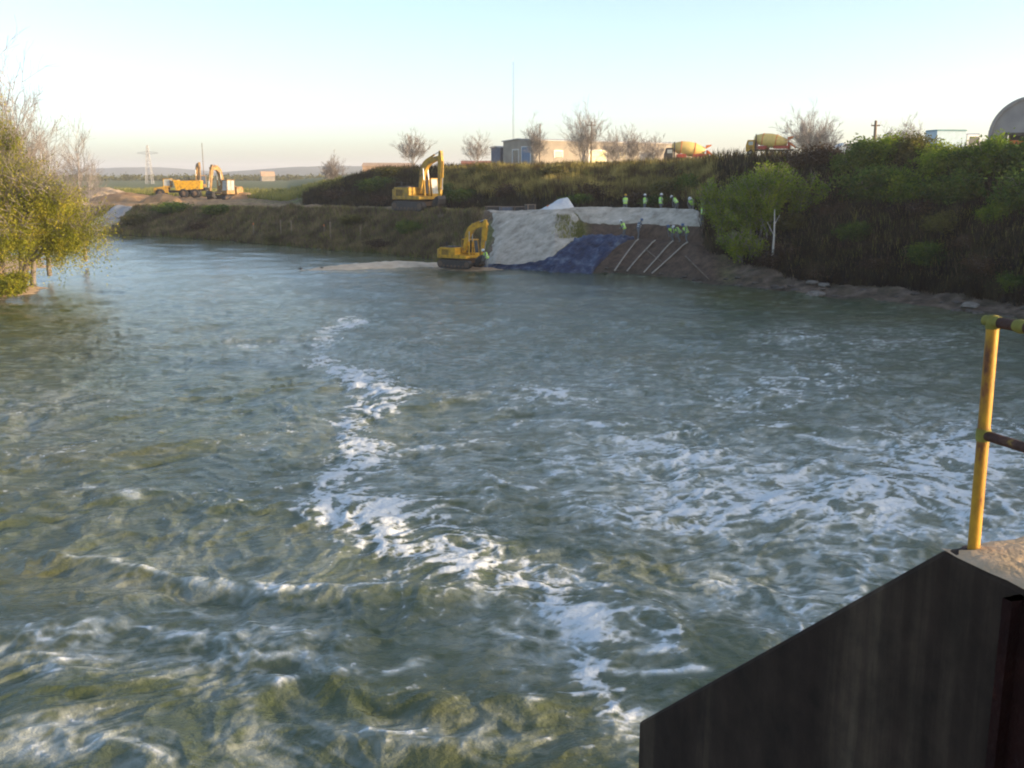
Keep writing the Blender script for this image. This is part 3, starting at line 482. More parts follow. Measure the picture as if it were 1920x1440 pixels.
def bare_tree(label, px, py_top, d, zb=None, style=0, seed=0, group=None, wpx=80, low=.16, nlimb=0):
    rng = random.Random(seed); zt = Zy(py_top, d); zb = zb if zb is not None else 8.9; H = zt-zb; W = wpx/F*d; b = P(px, d, zb)
    root = thing('bare_tree', label, 'tree', b, group=group); mb = MB(); tr = MB(); th = H*low; r = .009*H+.03
    tr.tube((0, 0, -.5), (0, 0, th*.5), r*1.3, r, 8); tr.tube((0, 0, th*.5), (0, 0, th), r, r*.9, 8); tr.build('trunk', M['bark'], root)
    def twig(p, dd, L_, rr_, lev):
        q = p; n = 3
        for k in range(n):
            dd = (dd+Vector((rng.gauss(0, .11), rng.gauss(0, .11), .07+rng.gauss(0, .06)))).normalized(); q2 = q+dd*L_/n; mb.tube(q, q2, max(.009, rr_*(1-k/n*.6)), max(.008, rr_*(1-(k+1)/n*.6)), 3, False)
            if lev > 0:
                for m_ in range(2):
                    u = dd.orthogonal().normalized(); u.rotate(Matrix.Rotation(rng.uniform(0, 6.28), 3, dd)); s_ = rng.uniform(.35, .75); twig(q2, (dd*math.cos(s_)+u*math.sin(s_)).normalized(), L_*rng.uniform(.45, .7), rr_*.55, lev-1)
            q = q2
    nl = nlimb or (15 if style else 11)
    for i in range(nl):
        rt_ = ((i+.5)/nl)**.6*.92; a = i*2.4+rng.uniform(-.4, .4); tg = Vector((W/2*rt_*math.cos(a), W/2*rt_*math.sin(a), H*(1-.42*rt_**2)*rng.uniform(.72, .97)))
        p0 = Vector((0, 0, th*rng.uniform(.6, 1))); ct = Vector((tg.x*.3, tg.y*.3, th+(tg.z-th)*.5)); n = 7; q = p0; rl = r*.55*rng.uniform(.7, 1)
        for k in range(1, n+1):
            t = k/n; q2 = p0*(1-t)**2+ct*2*t*(1-t)+tg*t*t+Vector((rng.gauss(0, .012*H), rng.gauss(0, .012*H), 0)); mb.tube(q, q2, max(.012, rl*(1-.85*(k-1)/n)), max(.01, rl*(1-.85*k/n)), 5, False)
            if k >= 2:
                for m_ in range(2):
                    dd = (q2-q).normalized(); u = dd.orthogonal().normalized(); u.rotate(Matrix.Rotation(rng.uniform(0, 6.28), 3, dd)); s_ = rng.uniform(.4, .8); twig(q2, (dd*math.cos(s_)+u*math.sin(s_)).normalized(), H*.2*(1-.45*t)*rng.uniform(.6, 1.1), max(.012, rl*.3), 2 if k < 6 else 1)
            q = q2
    mb.build('crown', M['twig'], root); return root, []
M['twig'] = mat('pale_grey_twigs', [(.3, (.22, .19, .17)), (.7, (.38, .34, .3))], 2, rough=.95)
def leaves(n, centres, sig, size, rng, droop=0, aspect=.5):
    """n leaf quads scattered round centres; returns V,F"""
    c = centres[rng.randint(0, len(centres), n)]+rng.randn(n, 3)*sig*np.array([1, 1, .8]); c[:, 2] -= droop*np.abs(rng.randn(n))
    u = rng.randn(n, 3); u /= np.linalg.norm(u, axis=1)[:, None]; w_ = np.cross(u, rng.randn(n, 3)); w_ /= np.linalg.norm(w_, axis=1)[:, None]
    s = size*rng.uniform(.5, 1.4, (n, 1)); V = np.stack([c-u*s, c+w_*s*aspect, c+u*s, c-w_*s*aspect], 1).reshape(-1, 3)
    return V, np.arange(n*4).reshape(-1, 4)
M['lf_willow'] = leaf_mat('willow_leaves', [(.3, (.10, .125, .012)), (.5, (.23, .24, .02)), (.7, (.40, .34, .04))])
M['lf_bright'] = leaf_mat('fresh_green_leaves', [(.3, (.05, .10, .01)), (.5, (.15, .23, .02)), (.7, (.30, .36, .04))])
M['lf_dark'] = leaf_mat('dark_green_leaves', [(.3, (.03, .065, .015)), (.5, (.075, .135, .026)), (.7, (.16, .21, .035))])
M['lf_olive'] = leaf_mat('olive_leaves', [(.3, (.05, .05, .02)), (.5, (.11, .11, .03)), (.7, (.2, .18, .05))])
M['lf_brown'] = leaf_mat('dead_brown_leaves', [(.3, (.035, .022, .016)), (.5, (.075, .048, .03)), (.7, (.13, .09, .05))])
def shrub_mesh(seed, W=2.0, H=2.2, nst=26, nl=9000, lsize=.085, sig=.2, name='shrub', upright=.5, stemr=.03, lm='lf_dark'):
    """returns (foliage mesh, stems mesh) of a many-stemmed shrub with a ragged outline"""
    rg = np.random.RandomState(seed); rng = random.Random(seed); mb = MB(); cen = []
    for i in range(nst):
        a = rng.uniform(0, 2*math.pi); s = rng.uniform(0, 1)**.7*(1-upright*.5); L_ = H*rng.uniform(.55, 1.08)*(1-.25*s); q = Vector((math.cos(a)*rng.uniform(0, .25)*W*.5, math.sin(a)*rng.uniform(0, .25)*W*.5, -.15)); d = Vector((math.cos(a)*s*W/H, math.sin(a)*s*W/H, 1)).normalized()
        nn = 6
        for k in range(nn):
            d = (d+Vector((rng.gauss(0, .12), rng.gauss(0, .12), .05))).normalized(); q2 = q+d*L_/nn; mb.tube(q, q2, stemr*(1-k/nn*.8), stemr*(1-(k+1)/nn*.8), 3, False)
            if k >= 1:
                for j in range(3):
                    e = q2+Vector((rng.gauss(0, .17*W*.5), rng.gauss(0, .17*W*.5), rng.gauss(0, .1*H*.5))); mb.tube(q2, e, stemr*.3, stemr*.12, 3, False); cen.append(tuple(e))
                cen.append(tuple(q2))
            q = q2
    cen = np.array(cen); keep = rg.rand(len(cen)) > .25; cen = cen[keep]
    V, Fc = leaves(nl, cen, sig*W*.5, lsize, rg)
    f = mesh_np('foliage', V, Fc, M[lm]); st = mb.build('stems', M['bark'])
    fm, sm = f.data, st.data; bpy.data.objects.remove(f); bpy.data.objects.remove(st); return fm, sm
PROTO = {}
def shrub(label, px, d, z, W, H, kind='lf_dark', var=0, rz=0, cat='shrub', group=None, name='shrub', off=0):
    key = (kind, var)
    if key not in PROTO: PROTO[key] = shrub_mesh(100+len(PROTO)*7, lm=kind, nl=9500 if kind != 'lf_brown' else 3800, upright=.35+.2*var, sig=.22+.04*var)
    fm, sm = PROTO[key]; p = P(px, d, z); root = thing(name, label, cat, (p.x, p.y, p.z-.1), rz, 1, group); root.scale = (W/2.0, W/2.0, H/2.2)
    for n, me in (('foliage', fm), ('stems', sm)): o = link(bpy.data.objects.new(n, me)); o.parent = root
    return root
def gz(px, t): p = T1(px, t); return p
def bank_shrub(label, px, t, W, H, kind, var=0, **kw):
    p = T1(px, t); r = shrub(label, px, p.y, p.z, W, H, kind, var, rz=px*.7 % 6.28, **kw); r.location = (p.x, p.y, p.z-.12); return r
# the big leafy willow over the water at the left
def willow(label, px, d, zb, H, spread, seed, nl, lean=(0, 0), mk='lf_willow', bandz=(0, 1), leafsize=.078, name='willow_tree', Wm=6, droop=.3):
    rg = np.random.RandomState(seed); rng = random.Random(seed); b = P(px, d, zb); root = thing(name, label, 'tree', b)
    tr = MB(); lim = MB(); ends = []; ln = Vector((lean[0], lean[1], 1)).normalized()
    tr.tube((0, 0, -.6), ln*H*.18, .34*H/10, .26*H/10, 10); tr.tube(ln*H*.18, ln*H*.34, .26*H/10, .2*H/10, 10); tr.build('trunk', M['bark'], root)
    for i in range(9):
        a = 2*math.pi*i/9+rng.uniform(-.3, .3); s = rng.uniform(.35, 1.0); dd = (ln+Vector((math.cos(a)*s*spread, math.sin(a)*s*spread, .1))).normalized()
        branch(lim, ln*H*rng.uniform(.14, .34), dd, H*.33, .11*H/10, 3, rng, .5, .25, 3, 3, ends, .012, .25)
    L0 = np.array([tuple(v) for v in lim.v]); xm = np.percentile(np.abs(L0[:, 0]-lean[0]*H*.3), 96); kk = Wm/2/xm; zt_ = np.percentile(L0[:, 2], 99.5); L0[:, 0] = L0[:, 0]*kk; L0[:, 1] *= min(kk, 1.4); L0[:, 2] *= H/zt_; lim.v = [tuple(v) for v in L0]
    lim.build('limbs', M['bark'], root)
    c = L0[::2]; zmn = bandz[0]*H; zmx = bandz[1]*H; c = c[(c[:, 2] > zmn) & (c[:, 2] < zmx)]
    c = c[rg.permutation(len(c))[:int(len(c)*.55)]]
    V, Fc = leaves(nl, c, .24, leafsize, rg, droop=droop, aspect=.38)
    mesh_np('foliage', V, Fc, M[mk], root); return root
wd = Dz(560)
willow('large yellow-green willow leaning over the water at the left edge', -50, wd+3.5, .9, 8.6, 1.15, 5, 72000, lean=(.12, -.05), bandz=(.1, 1), Wm=8.5, droop=.6)
willow('lower yellow-green willow whose branches droop over the river beside the sandy island', 40, wd+4.5, .5, 7.6, 1.2, 18, 68000, lean=(.42, -.1), bandz=(0.06, 1), Wm=7.4, droop=1.1)
willow('bushy willow with low foliage between the two leaning ones', 60, wd+9, .4, 6.6, 1.2, 33, 40000, lean=(.2, 0), bandz=(0.05, 1), Wm=6.5, droop=.8)
willow('narrow olive willow in front of the tallest bare tree at the left edge', 0, wd+6, .7, 13.2, .25, 29, 24000, lean=(.0, 0), bandz=(.3, 1), Wm=3.0)
bare_tree('tallest bare tree rising above the yellow-green willow at the left edge', 42, 62, wd+9, .9, 1, 41, wpx=130, nlimb=8)
bare_tree('thin leafless tree right of the tallest bare tree, above the leafy willow', 92, 150, wd+11, .9, 0, 44, wpx=75, nlimb=5)
bare_tree('faint small bare tree at the right edge of the willow clump', 160, 190, wd+24, .9, 0, 47, wpx=60, nlimb=4)
for i, (px, d, W, H, k, lb) in enumerate([(20, 61.5, 2.2, 1.6, 'lf_willow', 'low sunlit bush on the sandy island nearest the water'), (-60, 62, 3.2, 2.4, 'lf_olive', 'olive bush on the sandy island at the frame edge')]):
    shrub(lb, px, d+3, .6, W, H, k, i)
# bare trees on the plateau (label says where each stands)
for px, top, d, st, sd_, wdx, lb in [
    (625, 285, 150, 1, 2, 55, 'pale bare tree alone on the left end of the upper bank'),
    (775, 240, 150, 1, 3, 90, 'bare tree with fan-shaped crown behind the upper excavator'),
    (893, 243, 185, 0, 5, 80, 'faint bare tree left of the long warehouse'),
    (1003, 215, 150, 0, 7, 50, 'slim bare tree in front of the blue door end of the warehouse'),
    (1094, 193, 150, 1, 8, 105, 'tallest bare tree in front of the long warehouse wall'),
    (1150, 236, 150, 0, 9, 75, 'left tree of the low bare clump hiding the right half of the warehouse'),
    (1183, 232, 155, 1, 10, 80, 'middle tree of the low bare clump hiding the right half of the warehouse'),
    (1222, 246, 160, 0, 13, 75, 'right tree of the low bare clump, beside the first mixer truck'),
    (1512, 188, 125, 1, 14, 125, 'wide bare tree right of the second mixer truck'),
    (1543, 222, 128, 0, 15, 80, 'smaller bare tree leaning against the wide one beside the second mixer truck'),
    (1660, 232, 120, 0, 16, 55, 'thin bare tree between the pole and the pale box truck'),
    (1700, 215, 120, 0, 17, 55, 'slender bare tree just left of the pale box truck')]:
    bare_tree(lb, px, top, d, 8.0 if px > 700 else 5.5, st, sd_, wpx=wdx)
# bright green willow and the shrubs of the right bank
g0 = T1(1400, 3.2)
def big_bush(label, px, t, W, H, kind, seed, nl, pale=False, name='tree', cat='tree'):
    p = T1(px, t); rg = np.random.RandomState(seed); rng = random.Random(seed); root = thing(name, label, cat, (p.x, p.y, p.z-.2)); lim = MB(); tr = MB(); ends = []
    tr.tube((0, 0, -.3), (.1, 0, H*.4), .05*W/3, .035*W/3, 6); tr.build('trunk', M['palebark' if pale else 'bark'], root)
    for i in range(15):
        a = rng.uniform(0, 2*math.pi); s = rng.uniform(.05, .8); branch(lim, Vector((rng.gauss(0, .12*W), rng.gauss(0, .08*W), rng.uniform(0, .25)*H)), Vector((math.cos(a)*s, math.sin(a)*s, 1)).normalized(), H*.34, .05, 2, rng, .42, .6, 3, 3, ends, .012)
    V0 = np.array(lim.v); zm = np.percentile(V0[:, 2], 99.5); xm = np.percentile(np.abs(V0[:, :2]), 97); sc = np.array([W/2/xm, W/2/xm, H/zm]); lim.v = [tuple(v*sc) for v in V0]
    lim.build('limbs', M['bark'], root); c = np.array(lim.v)[::2]; c = c[rg.permutation(len(c))[:int(len(c)*.4)]]
    V, Fc = leaves(nl, c, .2, .085, rg, droop=.1); mesh_np('foliage', V, Fc, M[kind], root); return root
big_bush('tallest bright green leafy tree on the bank edge, right of the workers', 1425, 4.0, 5.4, 5.7, 'lf_bright', 3, 42000, True)
big_bush('shorter bright green tree nearest the last worker on the gravel road', 1360, 3.8, 3.6, 4.4, 'lf_bright', 6, 22000)
big_bush('small yellow-green sapling low on the bank under the bright green tree', 1390, 2.6, 2.6, 2.4, 'lf_bright', 9, 8000)
wt = T1(1440, 3.2)
def snag():
    root = thing('dead_trunk', 'bleached leafless tree trunk standing in front of the bright green tree', 'dead tree', (wt.x, wt.y-1.2, wt.z-.2)); mb = MB()
    mb.tube((0, 0, 0), (.05, 0, 2.2), .09, .07, 8); mb.tube((.05, 0, 2.2), (0, .05, 3.9), .07, .03, 8); mb.build('trunk', M['palebark'], root)
    mb = MB(); mb.tube((.05, 0, 2), (-.5, 0, 3), .035, .015, 5); mb.build('limb', M['palebark'], root); mb = MB(); mb.tube((.02, 0, 2.8), (.4, .1, 3.5), .03, .012, 5); mb.build('limb', M['palebark'], root)
snag()
# (label, px, t, width, height, leaf kind, variation)
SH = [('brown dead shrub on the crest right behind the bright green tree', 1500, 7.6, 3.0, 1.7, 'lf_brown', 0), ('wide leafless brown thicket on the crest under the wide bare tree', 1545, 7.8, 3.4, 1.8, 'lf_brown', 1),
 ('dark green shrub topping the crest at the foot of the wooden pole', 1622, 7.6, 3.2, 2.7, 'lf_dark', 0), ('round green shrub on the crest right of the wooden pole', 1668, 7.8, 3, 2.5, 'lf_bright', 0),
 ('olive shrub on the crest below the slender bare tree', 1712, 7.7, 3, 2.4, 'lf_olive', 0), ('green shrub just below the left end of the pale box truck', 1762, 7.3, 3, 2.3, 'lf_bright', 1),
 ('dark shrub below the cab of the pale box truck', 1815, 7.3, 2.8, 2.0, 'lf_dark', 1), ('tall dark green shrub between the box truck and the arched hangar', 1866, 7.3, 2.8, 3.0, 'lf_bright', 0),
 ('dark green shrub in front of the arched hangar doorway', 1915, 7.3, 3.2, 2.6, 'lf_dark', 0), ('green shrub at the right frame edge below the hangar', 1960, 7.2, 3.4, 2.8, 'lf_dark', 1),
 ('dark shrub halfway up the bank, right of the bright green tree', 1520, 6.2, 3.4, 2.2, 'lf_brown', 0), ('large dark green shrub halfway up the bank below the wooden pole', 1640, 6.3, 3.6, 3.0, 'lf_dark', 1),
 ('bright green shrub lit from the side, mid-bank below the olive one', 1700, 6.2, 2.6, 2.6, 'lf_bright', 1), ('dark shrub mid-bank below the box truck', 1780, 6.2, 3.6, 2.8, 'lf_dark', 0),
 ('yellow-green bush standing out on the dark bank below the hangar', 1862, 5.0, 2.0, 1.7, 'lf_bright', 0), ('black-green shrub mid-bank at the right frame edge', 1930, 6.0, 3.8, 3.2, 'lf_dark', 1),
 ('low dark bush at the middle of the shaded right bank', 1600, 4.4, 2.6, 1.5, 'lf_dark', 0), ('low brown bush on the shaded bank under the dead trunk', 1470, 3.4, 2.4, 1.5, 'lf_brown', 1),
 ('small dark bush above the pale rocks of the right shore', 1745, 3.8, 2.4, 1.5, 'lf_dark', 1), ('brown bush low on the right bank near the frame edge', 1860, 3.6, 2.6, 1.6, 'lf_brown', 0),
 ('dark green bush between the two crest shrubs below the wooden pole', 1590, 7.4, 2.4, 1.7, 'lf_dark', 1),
 ('dark shrub on the upper bank just left of the bright green tree', 1300, 6.9, 3.0, 1.9, 'lf_dark', 0), ('olive shrub behind the workers at the right end of the gravel road', 1250, 6.7, 2.8, 1.5, 'lf_olive', 1),
 ('olive bush on the upper bank above the white tarp heap', 1040, 7.4, 3.2, 1.6, 'lf_olive', 0), ('brown thicket on the upper bank between the tarp heap and the first worker', 1115, 6.6, 3.4, 1.7, 'lf_brown', 1),
 ('yellow-olive bush on the crest right of the upper excavator', 905, 7.5, 3.4, 1.9, 'lf_olive', 1), ('dark bush at the foot of the upper bank right of the upper excavator', 868, 6.3, 3.0, 1.6, 'lf_dark', 1),
 ('dark green bush on the upper bank left of the upper excavator', 705, 6.9, 4.2, 1.8, 'lf_dark', 0), ('olive bush on the crest left of the fan-shaped bare tree', 735, 7.7, 4, 1.3, 'lf_olive', 0),
 ('brown bush at the sloping left end of the upper bank', 640, 6.7, 3.6, 1.5, 'lf_brown', 0), ('low green bush under the pale lone bare tree', 628, 7.5, 2.6, 1.3, 'lf_olive', 1),
 ('dark bush on the lower bank below the upper excavator', 770, 3.1, 3.2, 1.3, 'lf_dark', 0), ('green bush on the lower bank between the pale stakes and the lower excavator', 665, 3.3, 3, 1.1, 'lf_olive', 0),
 ('dark green bush at the top of the lower bank under the yellow dump truck', 325, 3.7, 4.2, 1.5, 'lf_dark', 1), ('dark bush at the top of the lower bank under the far excavators', 415, 3.7, 4.2, 1.3, 'lf_dark', 0),
 ('green bush beside the boat ramp at the left end of the lower bank', 262, 2.6, 3.4, 1.4, 'lf_olive', 1), ]
SH += [('brown reed clump behind the first two workers', 1190, 6.4, 2.6, 1.5, 'lf_brown', 0), ('dark clump right of the white tarp heap', 1085, 6.3, 2.2, 1.3, 'lf_dark', 1), ('dead brown clump on the upper bank above the dark crates', 955, 6.5, 3.0, 1.6, 'lf_brown', 1), ('olive clump mid-bank above the dark crates', 930, 7.1, 2.6, 1.4, 'lf_olive', 0),
 ('dark clump behind the workers at the middle of the road', 1225, 6.3, 2.4, 1.4, 'lf_dark', 0), ('brown clump on the upper bank under the low bare trees', 1150, 7.2, 3.0, 1.3, 'lf_brown', 0), ('dark green clump on the upper bank under the tallest bare tree', 1090, 7.5, 2.8, 1.1, 'lf_dark', 0), ('brown clump at the foot of the bank left of the upper excavator', 720, 6.1, 3, 1.2, 'lf_brown', 1),
 ('brown clump low on the right bank below the bleached trunk', 1450, 2.9, 2.2, 1.1, 'lf_brown', 0), ('brown twiggy clump above the flat pale rock', 1535, 3.0, 2.4, 1.2, 'lf_brown', 1), ('olive clump mid-height of the right bank, right of the bleached trunk', 1485, 4.6, 2.2, 1.3, 'lf_olive', 0), ('brown clump at mid-height between two dark bushes on the right bank', 1560, 5.3, 2.6, 1.5, 'lf_brown', 0), ('olive clump on the shaded bank below the pale box truck', 1770, 4.7, 2.3, 1.4, 'lf_olive', 1), ('brown clump on the shaded bank above the small dark bush', 1720, 5.2, 2.6, 1.5, 'lf_brown', 1), ('green clump low beside the railing top at the right edge', 1900, 3.2, 2.2, 1.2, 'lf_dark', 0), ('brown clump low between the right shore stones and the yellow-green bush', 1815, 4.2, 2.2, 1.2, 'lf_brown', 1), ('dead brown clump left of the low dark bush on the right bank', 1640, 3.5, 2.2, 1.2, 'lf_brown', 0),
 ('dark clump right against the upper excavator arm', 845, 6.6, 2.6, 1.5, 'lf_dark', 0), ('dead brown clump under the first mixer truck', 1275, 7.5, 3, 1.4, 'lf_brown', 1), ('olive clump low on the lower bank, middle', 520, 1.8, 2.6, .8, 'lf_olive', 0), ('brown clump low on the lower bank near its right end', 720, 2.0, 2.8, .9, 'lf_brown', 0), ('brown clump at the middle height of the lower bank, left part', 380, 2.5, 3, .9, 'lf_brown', 1)]
for lb, px, t, W, H, k, v in SH: bank_shrub(lb, px, t, W, H, k, v)
# tall grass and brush covering the banks: nobody could count it
def brush(name, regions, mats, seed, label):
    rg = np.random.RandomState(seed)
    for (x0, x1, t0, t1, n, hmin, hmax, wdt, mk) in regions:
        px = rg.uniform(x0, x1, n); t = rg.uniform(t0, t1, n); p = terr(px, t); dens = fbm(p[:, 0]*.25, p[:, 1]*.3, 3, 55)*.5+.5; keep = dens+rg.rand(n)*.5 > .52; p = p[keep]; dens = dens[keep]
        inside = ((px > 905) & (px < np.interp(t, [.85, 1.3, 2, 3, 4, 5, 5.4], [975, 1015, 1066, 1045, 1040, 1070, 1075])) & (t < 5.5) & (t > .8))[keep] | ((px > 1070) & (px < 1325) & (t > 3.9) & (t < 5.7))[keep]
        inside |= ((px > np.interp(t, [.8, 1, 2, 3, 4.2], [118, 128, 160, 188, 222])-6) & (px < np.interp(t, [.8, 1, 2, 3, 4.2], [180, 190, 213, 234, 258])) & (t < 4.4))[keep]; p = p[~inside]; dens = dens[~inside]
        nb = 5; m_ = len(p); P3 = np.repeat(p, nb, 0)+np.concatenate([rg.randn(m_*nb, 2)*.14, np.zeros((m_*nb, 1))], 1); h = rg.uniform(hmin, hmax, m_*nb)*np.repeat(.55+.9*dens, nb)
        a = rg.uniform(0, 2*np.pi, m_*nb); wv = np.stack([np.cos(a), np.sin(a), 0*a], 1)*wdt; ln = rg.randn(m_*nb, 3)*.22*h[:, None]; ln[:, 2] = h
        V = np.stack([P3-wv, P3+wv, P3+wv*.5+ln*.65, P3+ln, P3-wv*.5+ln*.65], 1); V[:, :2, 2] -= .08
        o = mesh_np(name, V.reshape(-1, 3), np.arange(len(P3)*5).reshape(-1, 5), M[mk]); tag(o, label, 'undergrowth', kind='stuff')
M['gr_brown'] = leaf_mat('dry_brown_grass', [(.3, (.09, .066, .045)), (.48, (.21, .155, .095)), (.62, (.28, .23, .11)), (.72, (.4, .3, .17))], .6, .25)
M['gr_green'] = leaf_mat('green_bank_grass', [(.3, (.08, .085, .025)), (.5, (.17, .18, .05)), (.7, (.3, .28, .08))], .3, .3)
M['gr_reed'] = leaf_mat('tall_dry_reeds', [(.3, (.06, .04, .022)), (.42, (.13, .09, .04)), (.55, (.32, .28, .08)), (.7, (.52, .42, .15))], .55, .3)
M['gr_dark'] = leaf_mat('dark_bank_brush', [(.3, (.014, .011, .009)), (.5, (.03, .026, .018)), (.7, (.07, .06, .032))], .5, .25)  # dark brush, albedo lowered further to hold the right bank's shade
brush('dry_grass', [(185, 905, 1.05, 4.1, 15000, .2, .65, .035, 'gr_brown')], M, 1, 'dry brown grass covering the lower left bank')
brush('green_grass', [(185, 905, 1.0, 4.3, 9000, .15, .55, .035, 'gr_green')], M, 2, 'green grass mixed into the lower left bank')
brush('tall_reeds', [(830, 1340, 6.5, 7.8, 15000, .5, 1.5, .035, 'gr_reed')], M, 3, 'tall yellowish reeds on the upper bank behind the workers')
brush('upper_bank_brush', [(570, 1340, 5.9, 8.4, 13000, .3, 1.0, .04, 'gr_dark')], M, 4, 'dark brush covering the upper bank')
brush('gravel_edge_grass', [(1045, 1094, 2.9, 4.3, 260, .1, .35, .03, 'gr_green')], M, 12, 'patch of grass growing on the right side of the gravel slope')
brush('crest_grass', [(600, 1960, 7.6, 9.0, 12000, .15, .45, .03, 'gr_green')], M, 5, 'green grass along the crest of the upper bank')
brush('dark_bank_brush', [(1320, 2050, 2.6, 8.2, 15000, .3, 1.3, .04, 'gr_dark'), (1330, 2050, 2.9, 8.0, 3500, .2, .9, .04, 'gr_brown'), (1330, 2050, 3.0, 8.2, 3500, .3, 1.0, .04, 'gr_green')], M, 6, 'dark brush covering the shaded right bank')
brush('field_grass', [(100, 640, 8.0, 9.6, 7000, .3, 1.0, .08, 'gr_green')], M, 8, 'grass of the flat field beyond the dirt site')
# far tree line of the plain
def treeline(x0, x1, d, n, seed):
    rg = np.random.RandomState(seed); px = rg.uniform(x0, x1, n); c = np.stack([(px-960)/F*d, d+rg.uniform(-30, 30, n), 3.6+rg.uniform(0, 2.6, n)], 1); V, Fc = leaves(n*14, c, .9, .7, rg)
    tag(mesh_np('distant_wood', V, Fc, M['lf_olive']), 'low wood along the edge of the far field', 'wood', kind='stuff')
treeline(100, 700, 620, 700, 4)
# ------------------------------------------------------------------ shore rocks
def rock_mesh(seed):
    rg = np.random.RandomState(seed); bm = bmesh.new(); bmesh.ops.create_icosphere(bm, subdivisions=3, radius=1)
    for v in bm.verts:
        n = v.co.normalized(); k = 1+.28*float(pn(n.x*1.7+seed, n.y*1.7+n.z, seed))+.12*float(pn(n.x*4, n.y*4+n.z*3, seed+1)); q = 5; v.co = Vector((round(n.x*q)/q*.5+n.x*.5, round(n.y*q)/q*.5+n.y*.5, n.z*.62))*k
    me = bpy.data.meshes.new('rock'); bm.to_mesh(me); bm.free(); me.materials.append(M['rock']); return me
RM = [rock_mesh(i) for i in range(4)]
def rock(label, p, s, i, group=None):
    o = link(bpy.data.objects.new('rock', RM[i % 4])); o.location = p; o.scale = (s, s*.8, s*.6); o.rotation_euler = (0, 0, i*1.7); return tag(o, label, 'rock', group)
rock('largest pale rock on the right shore, near the frame edge above the water', T1(1818, 1.6, .1), .62, 1)
rock('flat pale rock at the waterline in the middle of the right shore', T1(1530, 1.15, .05), .75, 2)
rock('pale rock pair member on the mud, left of the flat waterline rock', T1(1522, 2.2, .1), .42, 0)
rock('pale rock pair member on the mud, right of its twin above the flat waterline rock', T1(1545, 2.25, .1), .46, 3)
for o_ in [o for o in bpy.data.objects if o.name.startswith('rock')]: o_.data = o_.data.copy(); o_.data.materials[0] = M['palerock']
rr = random.Random(4)
ORD = ['first', 'second', 'third', 'fourth', 'fifth', 'sixth', 'seventh', 'eighth', 'ninth', 'tenth', 'eleventh', 'twelfth', 'thirteenth', 'fourteenth', 'fifteenth', 'sixteenth', 'seventeenth', 'eighteenth', 'nineteenth', 'twentieth']
def rocks(n, x0, x1, t0, t1, s0, s1, lab, group):
    for i, px in enumerate(sorted(rr.uniform(x0, x1) for _ in range(n))):
        sz = rr.uniform(s0, s1); w_ = 'tiny' if sz < s0+(s1-s0)*.33 else ('small' if sz < s0+(s1-s0)*.66 else 'larger'); rock(w_+' '+lab % ORD[i], T1(px, rr.uniform(t0, t1), .03), sz, i, group)
rocks(20, 1320, 1940, 1.0, 1.5, .14, .36, 'grey rock on the muddy waterline of the right shore, %s from the left', 'rocks along the waterline of the right shore')
rocks(20, 1340, 1950, 1.7, 2.9, .12, .3, 'stone on the mud above the right waterline, %s from the left', 'stones on the mud of the right shore')
rocks(18, 1350, 1950, 3, 5.2, .12, .28, 'grey stone in the brush of the shaded right bank, %s from the left', 'stones in the brush of the right bank')
rocks(14, 1135, 1325, .95, 1.2, .1, .25, 'stone at the foot of the brown cut slope, %s from the left', 'stones below the brown cut slope')
for i in range(9):
    px = 570+i*28+rr.uniform(-8, 8); py = 508-(px-560)*.037; rock('small stone on the sand spit, %s from its tip' % ORD[i], Q(px, py, Dz(py))+Vector((0, 0, .2)), rr.uniform(.1, .24), i, 'stones on the sand spit')
# driftwood roots of the left island
mb = MB(); p0 = Q(15, 530, Dz(566)+2); rg2 = random.Random(3)
for i in range(10):
    a = Vector((rg2.uniform(-1, 1), rg2.uniform(-1, 1), .2)); mb.tube(a, a+Vector((rg2.uniform(-1.3, 1.3), rg2.uniform(-.8, .8), rg2.uniform(.3, 1.4))), .07, .03, 5)
o = mb.build('driftwood', M['sand']); o.location = P(5, Dz(566)+2, .9); tag(o, 'tangle of pale driftwood roots on the sandy left island', 'driftwood')

